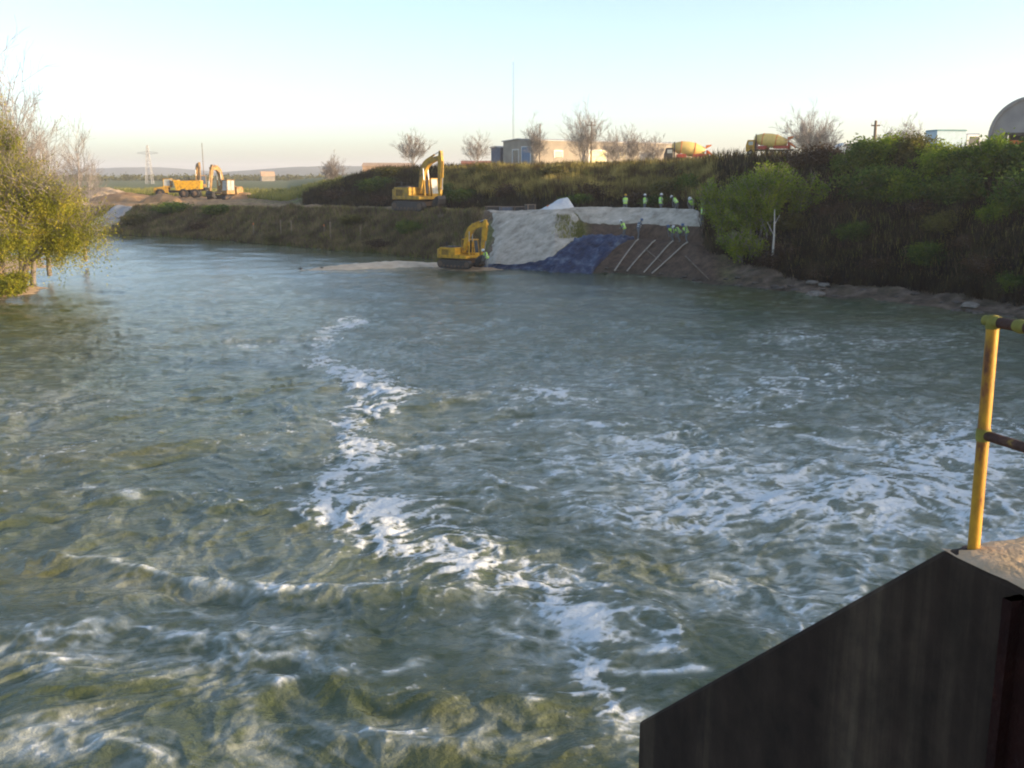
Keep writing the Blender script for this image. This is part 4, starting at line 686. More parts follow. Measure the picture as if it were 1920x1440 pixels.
# ------------------------------------------------------------------ excavators
def excavator(name, label, loc, rz, sc, boom=None, stick=None, mats=('yellow',), win='glass', group='tracked excavators'):
    Y = M[mats[0]]; root = thing(name, label, 'excavator', loc, rz, sc, group)
    for sy in (-1, 1):
        pr = []; r = .42; hl = 1.75
        for k in range(9): a = math.pi/2+math.pi*k/8; pr.append((-hl+r*math.cos(a), r+r*math.sin(a)))
        for k in range(9): a = -math.pi/2+math.pi*k/8; pr.append((hl+r*math.cos(a), r+r*math.sin(a)))
        mb = MB(); mb.prism(pr, sy*1.25-.27, sy*1.25+.27)
        for k in range(15): mb.box((-hl+k*.25, sy*1.25, 2*r+.02), (.1, .56, .05)); mb.box((-hl+k*.25, sy*1.25, -.02), (.1, .56, .05))
        t = mb.build('track', M['dark'], root, .02)
        mb = MB()
        for k in (-1.75, 1.75): mb.tube((k, sy*1.25-.31, r), (k, sy*1.25+.31, r), .3, .3, 14)
        for k in range(6): mb.tube((-1.25+k*.5, sy*1.25-.3, .2), (-1.25+k*.5, sy*1.25+.3, .2), .13, .13, 10)
        mb.build('track_rollers', M['mud'], t)
    mb = MB(); mb.box((0, 0, .62), (2.2, 2.1, .42)); mb.tube((0, 0, .8), (0, 0, 1.02), .65, .65, 20); mb.build('undercarriage', M['mud'], root)
    mb = MB(); mb.prism([(-2.0, 1.02), (1.55, 1.02), (1.55, 1.3), (.1, 1.42), (.1, 2.15), (-2.0, 2.15)], -1.35, .42)
    mb.prism([(-2.0, 1.02), (-.75, 1.02), (-.75, 2.05), (-2.0, 2.05)], .43, 1.35); mb.build('engine_house', Y, root, .05)
    mb = MB(); mb.box((-1.0, -.5, 2.2), (1.5, 1.3, .1)); mb.tube((-1.2, -1.0, 2.15), (-1.2, -1.0, 2.75), .06, .06, 8); mb.build('exhaust', M['dark'], root)
    mb = MB(); ar = []
    for k in range(9): a = -math.pi/2+math.pi*k/8; ar.append((-2.02-.62*math.cos(a)**.7 if abs(math.cos(a)) > 1e-6 else -2.02, 1.34*math.sin(a)))
    mb.prism(ar, .98, 1.95, 'z'); mb.build('counterweight', Y, root, .06)
    mb = MB()                                                    # louvred panels
    for k in range(6): mb.box((-1.6+k*.16, -1.365, 1.65), (.05, .03, .6))
    mb.build('louvre', M['dark'], root)
    # cab on the left (+Y) side: frame bars and panes
    cx0, cx1, cy0, cy1, cz0, cz1 = -.3, 1.45, .46, 1.36, 1.05, 2.95; cab = MB(); t = .09
    cab.box(((cx0+cx1)/2, (cy0+cy1)/2, 1.3), (cx1-cx0, cy1-cy0, .5)); cab.box(((cx0+cx1)/2-.05, (cy0+cy1)/2, cz1), (cx1-cx0-.1, cy1-cy0, .1))
    for x_, z_ in ((cx0+.05, 0), (cx0+.8, 0), (cx1-.05, 0)):
        for y_ in (cy0+.05, cy1-.05): cab.tube((x_, y_, 1.5), (x_-(.18 if x_ > 1.2 else 0), y_, cz1), .05, .05, 6)
    c = cab.build('cab', Y, root)
    for (bx, dm) in (((.1, cy0+.04, 2.22), (.68, .02, 1.3)), ((.1, cy1-.04, 2.22), (.68, .02, 1.3)), ((.88, cy0+.04, 2.22), (.72, .02, 1.3)), ((.88, cy1-.04, 2.22), (.72, .02, 1.3)), ((cx0+.04, .91, 2.22), (.02, .72, 1.3))):
        mb = MB(); mb.box(bx, dm); mb.build('window', M[win], c)
    mb = MB(); mb.box((cx1-.12, .91, 2.22), (.02, .72, 1.38), Euler((0, -.12, 0))); mb.build('windscreen', M[win], c)
    mb = MB(); mb.path([(-1.9, -1.25, 2.15), (-1.9, -1.25, 2.6), (-.2, -1.25, 2.6), (-.2, -1.25, 2.15)], .025, 6); mb.build('handrail', M['dark'], root)
    # boom, stick, bucket (side profiles in the XZ plane)
    boom = boom or [(.35, 1.55), (1.15, 4.3), (3.45, 4.75)]; stick = stick or [(3.2, 5.2), (2.75, 1.35)]
    b0, b1, b2 = [Vector((p[0], 0, p[1])) for p in boom]
    def thick(pts, ws):
        up = []; dn = []
        for i, p in enumerate(pts):
            dd = (pts[min(i+1, len(pts)-1)]-pts[max(i-1, 0)]).normalized(); nn = Vector((-dd.z, 0, dd.x)); up.append(p+nn*ws[i]); dn.append(p-nn*ws[i])
        return [(v.x, v.z) for v in up+dn[::-1]]
    def bez(a, b, c, n): return [a*(1-t)**2+b*2*t*(1-t)+c*t*t for t in [i/n for i in range(n+1)]]
    bp = [b0]+bez(b0.lerp(b1, .6), b1, b1.lerp(b2, .4), 5)+[b2]; mb = MB(); mb.prism(thick(bp, [.16, .27, .32, .34, .34, .32, .28, .15]), -.2, .2); mb.build('boom', Y, root, .02)
    s0, s1 = [Vector((p[0], 0, p[1])) for p in stick]; ps = [s0, s0.lerp(s1, .2), s0.lerp(s1, .6), s1]; mb = MB(); mb.prism(thick(ps, [.12, .26, .2, .12]), -.15, .15); mb.build('stick', Y, root, .02)
    def cyl(a, b, nm):
        a = Vector(a); b = Vector(b); m_ = a.lerp(b, .58); mb = MB(); mb.tube(a, m_, .085, .085, 10); o = mb.build(nm, Y, root); mb = MB(); mb.tube(m_, b, .045, .045, 8); mb.build('rod', M['steel'], o)
    for sy in (-.3, .3): cyl((1.25, sy, 1.35), (bp[3].x+.1, sy, bp[3].z-.05), 'boom_cylinder')
    cyl(bp[4]+Vector((0, 0, .42)), s0, 'stick_cylinder'); nn = Vector((.32, 0, 0)); cyl(s0.lerp(s1, .22)+nn, s0.lerp(s1, .85)+nn*.8, 'bucket_cylinder')
    # bucket
    bx, bz = s1.x, s1.z; pr = [(bx+.12, bz+.1), (bx+.28, bz-.2), (bx+.18, bz-.65), (bx-.2, bz-1.0), (bx-.62, bz-1.02), (bx-.5, bz-.85), (bx-.2, bz-.75), (bx+.0, bz-.5), (bx-.12, bz-.05)]
    mb = MB(); mb.prism(pr, -.5, .5); side = [(bx-.12, bz+.02), (bx+.15, bz-.05), (bx+.15, bz-.6), (bx-.2, bz-.95), (bx-.6, bz-.98), (bx-.62, bz-.55)]
    for sy in (-.5, .46): mb.prism(side, sy, sy+.04)
    for k in range(5): mb.box((bx-.72, -.42+k*.21, bz-1.0), (.2, .07, .05))
    mb.build('bucket', M['dark'], root); return root
e1 = P(872, 86.2, .2)
excavator('excavator', 'yellow excavator working at the waterline at the foot of the gravel slope', (e1.x-.3, e1.y, .22), R(-33), .78)
mound('excavator_pad', e1.x+.2, e1.y+.4, 4.2, 3.0, .24, M['sand'], 15, rough=.15)
e2 = T1(790, 5.2)
excavator('excavator', 'larger yellow excavator parked on the terrace against the dark upper bank', (e2.x-.3, e2.y, e2.z-.12), R(-42), 1.12, boom=[(.35, 1.55), (.9, 4.35), (3.0, 4.9)], stick=[(3.15, 5.5), (3.0, 1.3)], win='paleglass', mats=('dyellow',))
p = Q(424, 378, 172)
excavator('excavator', 'dusty excavator with folded arm on the dirt site, right of the yellow dump truck', (p.x, p.y, p.z), R(248), 1.2, boom=[(.35, 1.55), (1.2, 4.6), (3.0, 4.5)], stick=[(2.6, 5.0), (3.4, 1.4)], mats=('farpaint',), win='paleglass')
p = Q(370, 362, 205)
excavator('excavator', 'farthest excavator, mostly hidden behind the yellow dump truck, arm raised', (p.x, p.y, p.z), R(-62), 1.15, boom=[(.35, 1.55), (1.0, 4.6), (2.9, 4.9)], mats=('farpaint',))
# ------------------------------------------------------------------ vehicles
def wheel(c, r, w_, parent, rimm='mud'):
    mb = MB(); mb.lathe([(r*.55, -w_/2), (r*.92, -w_/2), (r, -w_*.3), (r, w_*.3), (r*.92, w_/2), (r*.55, w_/2)], c, (0, 1, 0), 20); o = mb.build('wheel', M['black'], parent)
    mb = MB(); mb.lathe([(0.01, -w_*.42), (r*.5, -w_*.42), (r*.57, -w_*.3), (r*.57, w_*.3), (r*.5, w_*.42), (0.01, w_*.42)], c, (0, 1, 0), 16); mb.build('rim', M[rimm], o)
def dump_truck():
    p = Q(336, 371, 180); root = thing('articulated_dump_truck', 'yellow articulated dump truck standing on the orange dirt of the far site', 'dump truck', p, R(8), 1.0)
    mb = MB(); mb.prism([(-.2, 1.3), (3.9, 1.5), (4.0, 2.95), (3.6, 3.0), (-.6, 2.9)], -1.4, 1.4); mb.box((-.35, 0, 3.0), (.9, 2.8, .15)); mb.build('dump_body', M['yellow'], root, .03)
    mb = MB(); mb.box((1.4, 0, 1.1), (4.6, .9, .35)); mb.box((-1.4, 0, 1.1), (1.4, .5, .4)); mb.build('chassis', M['dark'], root)
    mb = MB(); mb.prism([(-1.6, .9), (-1.6, 2.0), (-2.2, 2.0), (-3.9, 1.75), (-4.1, .9)], -1.2, 1.2); mb.build('bonnet', M['dyellow'], root, .04)
    mb = MB(); mb.box((-1.75, 0, 1.95), (1.25, 1.9, .3)); mb.box((-1.8, 0, 3.25), (1.3, 1.9, .1))
    for x_ in (-2.35, -1.2):
        for y_ in (-.88, .88): mb.tube((x_, y_, 2), (x_+.05, y_, 3.25), .06, .06, 6)
    c = mb.build('cab', M['dyellow'], root); mb = MB(); mb.box((-1.78, 0, 2.65), (1.05, 1.72, 1.1)); mb.build('window', M['paleglass'], c)
    for x_ in (-2.9, 1.0, 2.9):
        for y_ in (-1.15, 1.15): wheel((x_, y_, .8), .8, .6, root)
dump_truck()
def mixer(label, px, d, zb, rz, sc=1.0, drum='cream', extra=0):
    p = P(px, d, zb); root = thing('concrete_mixer_truck', label, 'mixer truck', p, rz, sc, 'concrete mixer trucks on the plateau')
    mb = MB(); mb.box((0, 0, .95), (8.0, .9, .3)); mb.build('chassis', M['dark'], root)
    mb = MB(); mb.prism([(-4.2, .7), (-4.2, 1.8), (-3.9, 2.75), (-2.7, 2.75), (-2.7, .7)], -1.15, 1.15); c = mb.build('cab', M['dyellow' if extra else 'dark'], root, .05)
    mb = MB(); mb.box((-4.06, 0, 2.2), (.06, 1.9, .75), Euler((0, .3, 0))); mb.build('windscreen', M['glass'], c)
    for sy in (-1, 1): mb = MB(); mb.box((-3.3, sy*1.16, 2.15), (.8, .03, .6)); mb.build('window', M['paleglass'], c)
    mb = MB(); mb.lathe([(.05, -3.3), (.55, -3.25), (.75, -2.9), (1.15, -1.7), (1.25, -.4), (1.18, .7), (.75, 2.0), (.6, 2.5), (.1, 2.55)], (.35, 0, 2.55), (1, 0, -.13), 28); dr = mb.build('drum', M[drum], root)
    mb = MB()
    for zz, rr_ in ((-1.7, 1.17), (.7, 1.2)): mb.lathe([(rr_, -.07), (rr_+.05, 0), (rr_, .07)], Vector((.35, 0, 2.55))+Vector((1, 0, -.13)).normalized()*zz, (1, 0, -.13), 28)
    mb.build('drum_ring', M['orange'], dr)
    mb = MB(); mb.box((-2.45, 0, 1.9), (.2, 1.6, 1.6)); mb.box((3.2, 0, 1.7), (.25, 1.6, 1.3)); mb.build('drum_support', M['red'], root)
    mb = MB(); mb.prism([(3.3, 1.9), (4.3, 1.3), (4.35, 1.5), (3.4, 2.3)], -.35, .35); mb.prism([(3.0, 2.6), (3.9, 3.1), (3.9, 3.3), (3.0, 3.2)], -.6, .6); mb.build('chute', M['orange'], root)
    for sy in (-1, 1):
        mb = MB(); mb.box((2.0, sy*1.17, 1.45), (2.6, .06, .5)); mb.box((-1.2, sy*1.15, 1.4), (1.6, .06, .6)); mb.build('side_panel', M['red'], root)
        mb = MB(); mb.tube((-2.45, sy*.95, .9), (-2.45, sy*.95, 3.75), .1, .1, 8); mb.build('exhaust_stack', M['dark'], root)
        for x_ in (-3.3, -.1, 1.3, 2.6): wheel((x_, sy*.98, .52), .52, .38, root, 'white')
    mb = MB(); mb.tube((-1.3, -.95, 1.5), (-1.3, .95, 1.5), .33, .33, 14); mb.build('water_tank', M['white'], root)
    return root
mixer('concrete mixer truck with cream drum and orange chute, right of the long warehouse', 1290, 160, 9.4, R(-6), .88)
mixer('concrete mixer truck with yellow cab and red side panel, above the bright green tree', 1444, 126, 10.1, R(-24), .68, extra=1)
def box_truck():
    p = P(1790, 112, 9.1); root = thing('box_truck', 'pale blue box truck with blue-green roof beside the arched hangar', 'truck', p, R(8), 1.0)
    mb = MB(); mb.box((-1.3, 0, 2.1), (3.4, 2.3, 2.4)); mb.build('cargo_box', M['paleblue'], root, .04)
    mb = MB(); mb.prism([(-3.05, 3.3), (-2.9, 3.45), (.3, 3.45), (.45, 3.3)], -1.2, 1.2); mb.build('cargo_roof', M['bluegreen'], root)
    mb = MB(); mb.prism([(.5, .7), (.5, 2.95), (1.9, 2.95), (2.4, 1.9), (3.1, 1.7), (3.15, .7)], -1.1, 1.1); c = mb.build('cab', M['white'], root, .05)
    mb = MB(); mb.box((.1+1.1, 0, 3.0), (1.5, 2.1, .1)); mb.build('cab_roof', M['blue'], c)
    for sy in (-1, 1): mb = MB(); mb.box((1.35, sy*1.11, 2.35), (1.1, .03, .75)); mb.build('window', M['glass'], c)
    mb = MB(); mb.box((0, 0, .75), (6, 1.0, .25)); mb.build('chassis', M['dark'], root)
    for x_ in (-1.9, 2.2):
        for y_ in (-.98, .98): wheel((x_, y_, .48), .48, .3, root, 'white')
box_truck()
def parked_car(label, px, d, col, rz, zb=9.0):
    p = P(px, d, zb); root = thing('parked_car', label, 'car', p, rz)
    mb = MB(); mb.prism([(-2.1, .35), (-2.15, .85), (-1.3, .95), (-.7, 1.4), (.7, 1.42), (1.3, .98), (2.1, .85), (2.15, .35)], -.85, .85); b = mb.build('body', M[col], root, .05)
    for sy in (-1, 1): mb = MB(); mb.prism([(-1.0, .97), (-.6, 1.32), (.62, 1.34), (1.05, .98)], sy*.86-.01, sy*.86+.01); mb.build('window', M['glass'], root)
    for x_ in (-1.3, 1.3):
        for y_ in (-.8, .8): wheel((x_, y_, .33), .33, .22, root, 'steel')
parked_car('dusty brown car parked in front of the warehouse wall, left of its tan door', 1052, 193, 'mud', R(70), 8.6)
parked_car('pale car parked on the crest between the wide bare tree and the wooden pole', 1588, 116, 'white', R(5), 9.9)
# ------------------------------------------------------------------ buildings
def corr(name, c1, c2, f=2.4):
    m, N, L, b = new_mat(name); tc = N.new('ShaderNodeTexCoord'); wv = N.new('ShaderNodeTexWave'); wv.inputs['Scale'].default_value = f; wv.inputs['Distortion'].default_value = 0; wv.bands_direction = 'X'; L.new(tc.outputs['Object'], wv.inputs[0])
    n = N.new('ShaderNodeTexNoise'); n.inputs['Scale'].default_value = .5; n.inputs['Detail'].default_value = 7; L.new(tc.outputs['Object'], n.inputs[0]); r = ramp(N, [(.3, c1), (.7, c2)]); L.new(n.outputs[0], r.inputs[0]); L.new(r.outputs[0], b.inputs['Base Color'])
    bp = N.new('ShaderNodeBump'); bp.inputs['Strength'].default_value = .6; bp.inputs['Distance'].default_value = .05; L.new(wv.outputs['Fac'], bp.inputs['Height']); L.new(bp.outputs[0], b.inputs['Normal']); b.inputs['Roughness'].default_value = .6
    return m
M['creamwall'] = corr('cream_metal_cladding', (.2, .17, .13), (.32, .27, .2)); M['greywall'] = corr('grey_metal_cladding', (.2, .2, .21), (.32, .31, .31)); M['roofm'] = corr('weathered_roof_sheet', (.35, .34, .32), (.5, .48, .45))
M['brickred'] = mat('red_brown_sheeting', [(.3, (.26, .09, .05)), (.7, (.42, .17, .1))], .6, world=True); M['tanwall'] = mat('tan_sheeting', [(.3, (.42, .27, .16)), (.7, (.58, .4, .26))], .6, world=True)
def house(name, label, p, rz, L_, W, H, rise, wall, roof, cat='building', openings=()):
    """long axis X from origin corner, gable ends at x=0 and x=L; front long wall at y=0; roof overhangs"""
    root = thing(name, label, cat, p, rz); mb = MB(); mb.prism([(0, -3), (W, -3), (W, H), (W/2, H+rise), (0, H)], 0, L_, 'x'); mb.build('wall', wall, root)
    mb = MB(); t = .18; o = .25; k = rise/(W/2)
    mb.prism([(-o, H-o*k+.04), (W/2, H+rise+.04), (W+o, H-o*k+.04), (W+o, H-o*k+.04+t), (W/2, H+rise+.04+t), (-o, H-o*k+.04+t)], -o, L_+o, 'x'); mb.build('roof', roof, root)
    for (kind, side, a, b, z0, z1, m) in openings:
        mb = MB()
        if side == 'front': mb.box(((a+b)/2, -.03, (z0+z1)/2), (b-a, .1, z1-z0))
        else: mb.box((-.03, (a+b)/2, (z0+z1)/2), (.1, b-a, z1-z0))
        o_ = mb.build(kind, m, root); mb = MB(); fw = .14
        for (c_, d_) in (((z1+fw/2), 'h'),):
            if side == 'front': mb.box(((a+b)/2, -.05, c_), (b-a+.3, .16, fw)); mb.box((a-.07, -.05, (z0+z1)/2), (.14, .16, z1-z0)); mb.box((b+.07, -.05, (z0+z1)/2), (.14, .16, z1-z0))
            else: mb.box((-.05, (a+b)/2, c_), (.16, b-a+.3, fw)); mb.box((-.05, a-.07, (z0+z1)/2), (.16, .14, z1-z0)); mb.box((-.05, b+.07, (z0+z1)/2), (.16, .14, z1-z0))
        mb.build('frame', M['white'], o_)
    return root
M['bluedoor'] = flat('blue_sliding_door', (.08, .16, .27), .5); M['bluegrey'] = flat('blue_grey_wall', (.1, .12, .16), .7)
c = P(1001, 196, 9.0)
house('warehouse', 'long low cream warehouse with grey gable end and blue sliding door on the plateau', c, R(38), 46, 9.5, 5.0, .35, M['creamwall'], M['roofm'], openings=[
    ('door', 'end', 1.0, 3.6, 0, 3.9, M['bluedoor']), ('door', 'end', 4.6, 6.4, 0, 3.4, M['glass']), ('window', 'front', 5, 7, 2, 3.2, M['glass']), ('door', 'front', 14, 18.5, 0, 3.4, flat('yellow_cream_door', (.6, .52, .25))), ('window', 'front', 22, 24, 2, 3.2, M['glass']), ('door', 'front', 28, 32, 0, 3.2, M['bluegrey']), ('window', 'front', 36, 38, 2, 3.2, M['glass'])])
# grey gable lining, set proud of the cream wall end
mbx = MB(); c2 = P(938, 205, 9.0); house('lean_to_shed', 'small dark blue-grey shed against the left end of the warehouse', (c2.x, c2.y, 9.0), R(38), 3, 3, 3.9, .2, M['bluegrey'], M['roofm'], 'shed')
p = P(680, 330, 8.6); house('low_shed', 'long orange-tan shed on the crest left of the upper excavator, far behind', p, R(2), 16, 8, 1.6, .9, M['tanwall'], M['tanwall'], 'shed')
p = P(866, 300, 8.6); house('low_shed', 'red-brown shed far behind the upper bank, between the excavator and warehouse', p, R(3), 9, 7, 2.2, .6, M['brickred'], M['brickred'], 'shed')
p = P(491, 560, 3.6); house('far_barn', 'tiny pale barn in the distant green field at the left', p, R(20), 7, 6, 3.0, 2.2, M['creamwall'], M['tanwall'], 'barn')
def hangar():
    p = P(1928, 118, 9.0); root = thing('arched_hangar', 'grey arched metal hangar with dark doorway at the right frame edge', 'hangar', p, R(-31)); r = 4.5; zb = 3.1
    arc = [(-r, -2), (-r, zb)]+[(r*math.cos(math.pi-math.pi*k/24), zb+r*math.sin(math.pi-math.pi*k/24)) for k in range(1, 24)]+[(r, zb), (r, -2)]
    mb = MB(); inner = [(x*.93, (zb+(z-zb)*.93) if z > zb else z) for x, z in arc]; n = len(arc)
    vs = [(x, 0, z) for x, z in arc]+[(x, 18, z) for x, z in arc]+[(x, 0, z) for x, z in inner]+[(x, 18, z) for x, z in inner]; fs = []
    for i in range(n-1): fs += [(i, i+1, n+i+1, n+i), (2*n+i, 3*n+i, 3*n+i+1, 2*n+i+1), (i, 2*n+i, 2*n+i+1, i+1)]
    mb.add(vs, fs, False); mb.build('shell', M['greywall'], root)
    ew = [a for a in inner if a[1] >= 3.45]; mb = MB(); mb.prism([(ew[0][0], 3.4)]+ew+[(ew[-1][0], 3.4)], .25, .35); mb.prism([(-r*.93, -2), (-r*.93, 3.4), (-r*.6, 3.4), (-r*.6, -2)], .25, .35); mb.prism([(r*.93, -2), (r*.93, 3.4), (r*.6, 3.4), (r*.6, -2)], .25, .35); mb.build('end_wall', M['greywall'], root)
    mb = MB(); mb.box((0, .2, 3.42), (r*1.25, .3, .25)); mb.build('door_header', M['dark'], root)
    mb = MB(); mb.box((0, 17.9, 2.5), (r*1.8, .1, 6)); mb.build('back_wall', M['bluegrey'], root)
    mb = MB(); mb.box((-1.6, .8, 1.6), (1.5, .6, 2.2)); mb.build('door_leaf', M['orange'], root)
hangar()
# ------------------------------------------------------------------ poles, mast, pylon
def pole(label, px, top, d, zb, arm=1.6, name='utility_pole', r=.13):
    b = P(px, d, zb); H = Zy(top, d)-zb; root = thing(name, label, 'pole', b); mb = MB(); mb.tube((0, 0, -.5), (0, 0, H), r, r*.7, 8); mb.build('shaft', M['wood'], root)
    if arm: mb = MB(); mb.box((0, 0, H-.5), (arm, .12, .14)); ca = mb.build('crossarm', M['wood'], root)
    if arm:
        for k in (-.45, 0, .45): mb = MB(); mb.tube((k*arm, 0, H-.43), (k*arm, 0, H-.22), .05, .04, 8); mb.build('insulator', M['white'], ca)
pole('wooden utility pole in front of the warehouse beside the tallest bare tree', 1108, 228, 150, 9, 1.2); pole('wooden utility pole by the left corner of the warehouse', 1012, 232, 172, 9, 0)
pole('wooden pole with a transformer-like top above the crest shrubs on the right', 1637, 226, 108, 9.2, .9, r=.2); pole('slender utility pole behind the far excavators', 384, 268, 240, 3.8, 0, r=.1)
def pylon():
    b = P(281, 420, 3.6); H = Zy(272, 420)-3.6; root = thing('power_pylon', 'lattice power pylon with wide crossarm on the plain at the left', 'pylon', b); mb = MB(); w0 = 1.3; w1 = .25; n = 9
    cn = lambda z: w0+(w1-w0)*z/H
    for i in range(n):
        z0, z1 = H*i/n, H*(i+1)/n; a, b_ = cn(z0), cn(z1)
        for sx, sy in ((-1, -1), (1, -1), (1, 1), (-1, 1)): mb.tube((sx*a, sy*a, z0), (sx*b_, sy*b_, z1), .09, .09, 4)
        for k in range(4):
            q = [(-1, -1), (1, -1), (1, 1), (-1, 1)]; u, v_ = q[k], q[(k+1) % 4]; mb.tube((u[0]*a, u[1]*a, z0), (v_[0]*b_, v_[1]*b_, z1), .05, .05, 4); mb.tube((v_[0]*a, v_[1]*a, z0), (u[0]*b_, u[1]*b_, z1), .05, .05, 4)
    mb.build('lattice', M['steelgrey'], root); mb = MB(); za = H*.80
    for sx in (-1, 1): mb.tube((0, 0, za-.5), (sx*4.3, 0, za), .1, .06, 4); mb.tube((0, 0, za+.6), (sx*4.3, 0, za), .08, .06, 4)
    mb.build('crossarm', M['steelgrey'], root)
M['steelgrey'] = flat('galvanised_steel', (.3, .3, .31), .6, .2)
pylon()
def mast():
    d = 300; b = P(962, d, 9); H = Zy(116, d)-9; root = thing('radio_mast', 'tall thin lattice radio mast above the left end of the warehouse', 'mast', b); mb = MB(); w_ = .24; n = 60
    tri = [(w_*math.cos(a), w_*math.sin(a)) for a in (0, 2.094, 4.189)]
    for i in range(n):
        z0, z1 = H*i/n, H*(i+1)/n
        for k in range(3): mb.tube((*tri[k], z0), (*tri[k], z1), .035, .035, 3, False); mb.tube((*tri[k], z0), (*tri[(k+1) % 3], z1), .02, .02, 3, False)
    mb.build('lattice', M['steelgrey'], root); mb = MB(); mb.tube((0, 0, H), (0, 0, H+1.5), .03, .01, 5); mb.build('antenna', M['white'], root)
mast()
# ------------------------------------------------------------------ blue sheet, pipes, tarp heap, stakes
M['bluetarp'] = mat('blue_plastic_sheet', [(.3, (.010, .015, .034)), (.5, (.03, .045, .10)), (.66, (.12, .16, .22))], 1.1, 6, .45, .6, 3, world=True, bdist=.1)
sheet('blue_sheet', interp([.93, 1.0, 1.2, 1.5, 2, 2.6, 3.0], [890, 900, 985, 1030, 1072, 1090, 1100]), interp([.93, 1, 1.2, 1.5, 2, 2.6, 3.0], [1105, 1112, 1122, 1140, 1176, 1188, 1180]), .93, 3.0, 50, 90, .16, M['bluetarp'], .26, None, label='dark blue plastic sheet spread down the bank to the water beside the gravel slope', cat='plastic sheet')
M['pipe'] = flat('pale_muddy_pipe', (.4, .34, .27), .6, var=.3)
PL = [(1197, 1152, 'leftmost long pale pipe lying down the brown slope beside the blue sheet'), (1229, 1175, 'second long pale pipe down the brown slope, counting from the blue sheet'), (1262, 1207, 'third long pale pipe down the brown slope, counting from the blue sheet'), (1290, 1222, 'rightmost long pale pipe reaching up to the crouching workers')]
for i, (xa, xb, lb) in enumerate(PL):
    pts = [T1(xa+(xb-xa)*k/8, 2.04-1.0*k/8, .14) for k in range(9)]; mb = MB(); mb.path([q-pts[0] for q in pts], .062, 8); o = mb.build('pipe', M['pipe']); o.location = pts[0]; tag(o, lb, 'pipe', 'pale pipes laid down the brown slope')
for i, (xa, ta, xb, tb, lb) in enumerate([(1285, 1.6, 1330, 1.05, 'thin dark branch lying at the foot of the brown slope'), (1210, 1.7, 1240, 1.4, 'short crosswise timber between the two middle pipes')]):
    a = T1(xa, ta, .15); b_ = T1(xb, tb, .15); mb = MB(); mb.tube((0, 0, 0), b_-a, .06, .04, 6); o = mb.build('timber', M['wood']); o.location = a; tag(o, lb, 'timber')
M['tarp'] = mat('white_tarpaulin', [(.3, (.5, .52, .55)), (.7, (.75, .74, .7))], 1.2, 5, .6, .5, 4, world=True)
def tarp_heap():
    p = T1(1040, 5.7); n = 44; a = np.linspace(-1, 1, n); U, W_ = np.meshgrid(a, a); X = U*2.0; Y_ = W_*1.3; ridge = .1+1.25*sst(-1.1, .6, U)*sst(1.05, .55, U)*(1-np.abs(W_)**2.2*.92); z = ridge*(1+.10*pn(U*2.5+W_, W_*3, 4))+.09*np.abs(pn(U*5+W_*2, W_*5, 6))-.15
    V = np.stack([X, Y_+.12*fbm(U*2, W_*2, 2, 7), z], -1); o = mesh_np('tarp_heap', V.reshape(-1, 3), grid_faces(n, n), M['tarp'], smooth=True); o.location = (p.x, p.y-.6, p.z+.1); o.rotation_euler = (0, 0, R(8))
    tag(o, 'wedge-shaped heap under a white tarpaulin at the top of the gravel slope', 'tarp heap')
    mb = MB(); mb.tube((0, 0, 0), (0, 0, .5), .16, .14, 12); mb.lathe([(.165, .1), (.18, .12), (.165, .14)], n=12); o = mb.build('bucket', M['orange']); q = T1(1028, 5.35, .03); o.location = q; tag(o, 'small orange bucket in front of the white tarp heap', 'bucket')
tarp_heap()
# dark material lying on the terrace left of the tarp heap
for i, (px, t, L_, h, mk, lb) in enumerate([(925, 5.4, 1.6, .42, 'dark', 'low dark crate at the left end of the material row on the terrace'), (950, 5.4, 1.4, .34, 'bluegrey', 'flat blue-grey crate second in the material row on the terrace'), (975, 5.4, 1.5, .38, 'dark', 'dark crate third in the material row, near the tarp heap'), (994, 5.4, .9, .55, 'dark', 'taller dark crate next to the white tarp heap')]):
    p = T1(px, t, .05); root = thing('supply_crate', lb, 'crate', p, R(6*i), 1, 'material row on the terrace'); mb = MB(); mb.box((0, 0, h/2), (L_, .8, h)); mb.build('box', M[mk], root, .03)
    mb = MB()
    for k in (-.4, .4): mb.box((k*L_, 0, h/2), (.08, .86, h+.06))
    mb.box((0, 0, h+.03), (L_*1.02, .84, .05)); mb.build('straps', M['wood'], root)
for px, t, mk, H, lb in [(241, 2.3, 'orange', 1.2, 'orange stake farthest left on the lower bank near the boat ramp'), (476, 2.2, 'orange', 1.5, 'orange-topped stake left of the two pale stakes on the lower bank'), (527, 2.3, 'stake', 1.9, 'left one of the two neighbouring pale stakes on the lower bank'), (547, 2.3, 'stake', 1.8, 'right one of the two neighbouring pale stakes on the lower bank'), (608, 2.7, 'orange', 1.0, 'short orange stake directly left of a thick pale stake'), (620, 2.2, 'stake', 2.0, 'thick pale stake right beside the short orange one'), (676, 2.6, 'stake', 1.2, 'thin pale stake alone between the orange stake and the lower excavator')]:
    p = T1(px, t); root = thing('survey_stake', lb, 'stake', p, 0, 1, 'survey stakes on the lower bank'); mb = MB(); mb.box((0, 0, H/2-.1), (.09, .07, H)); mb.build('shaft', M['stake'], root); mb = MB()
    mb.box((.0, -.01, H-.2), (.1, .09, .22)); mb.build('ribbon', M['orange' if mk == 'orange' else 'stake'], root)
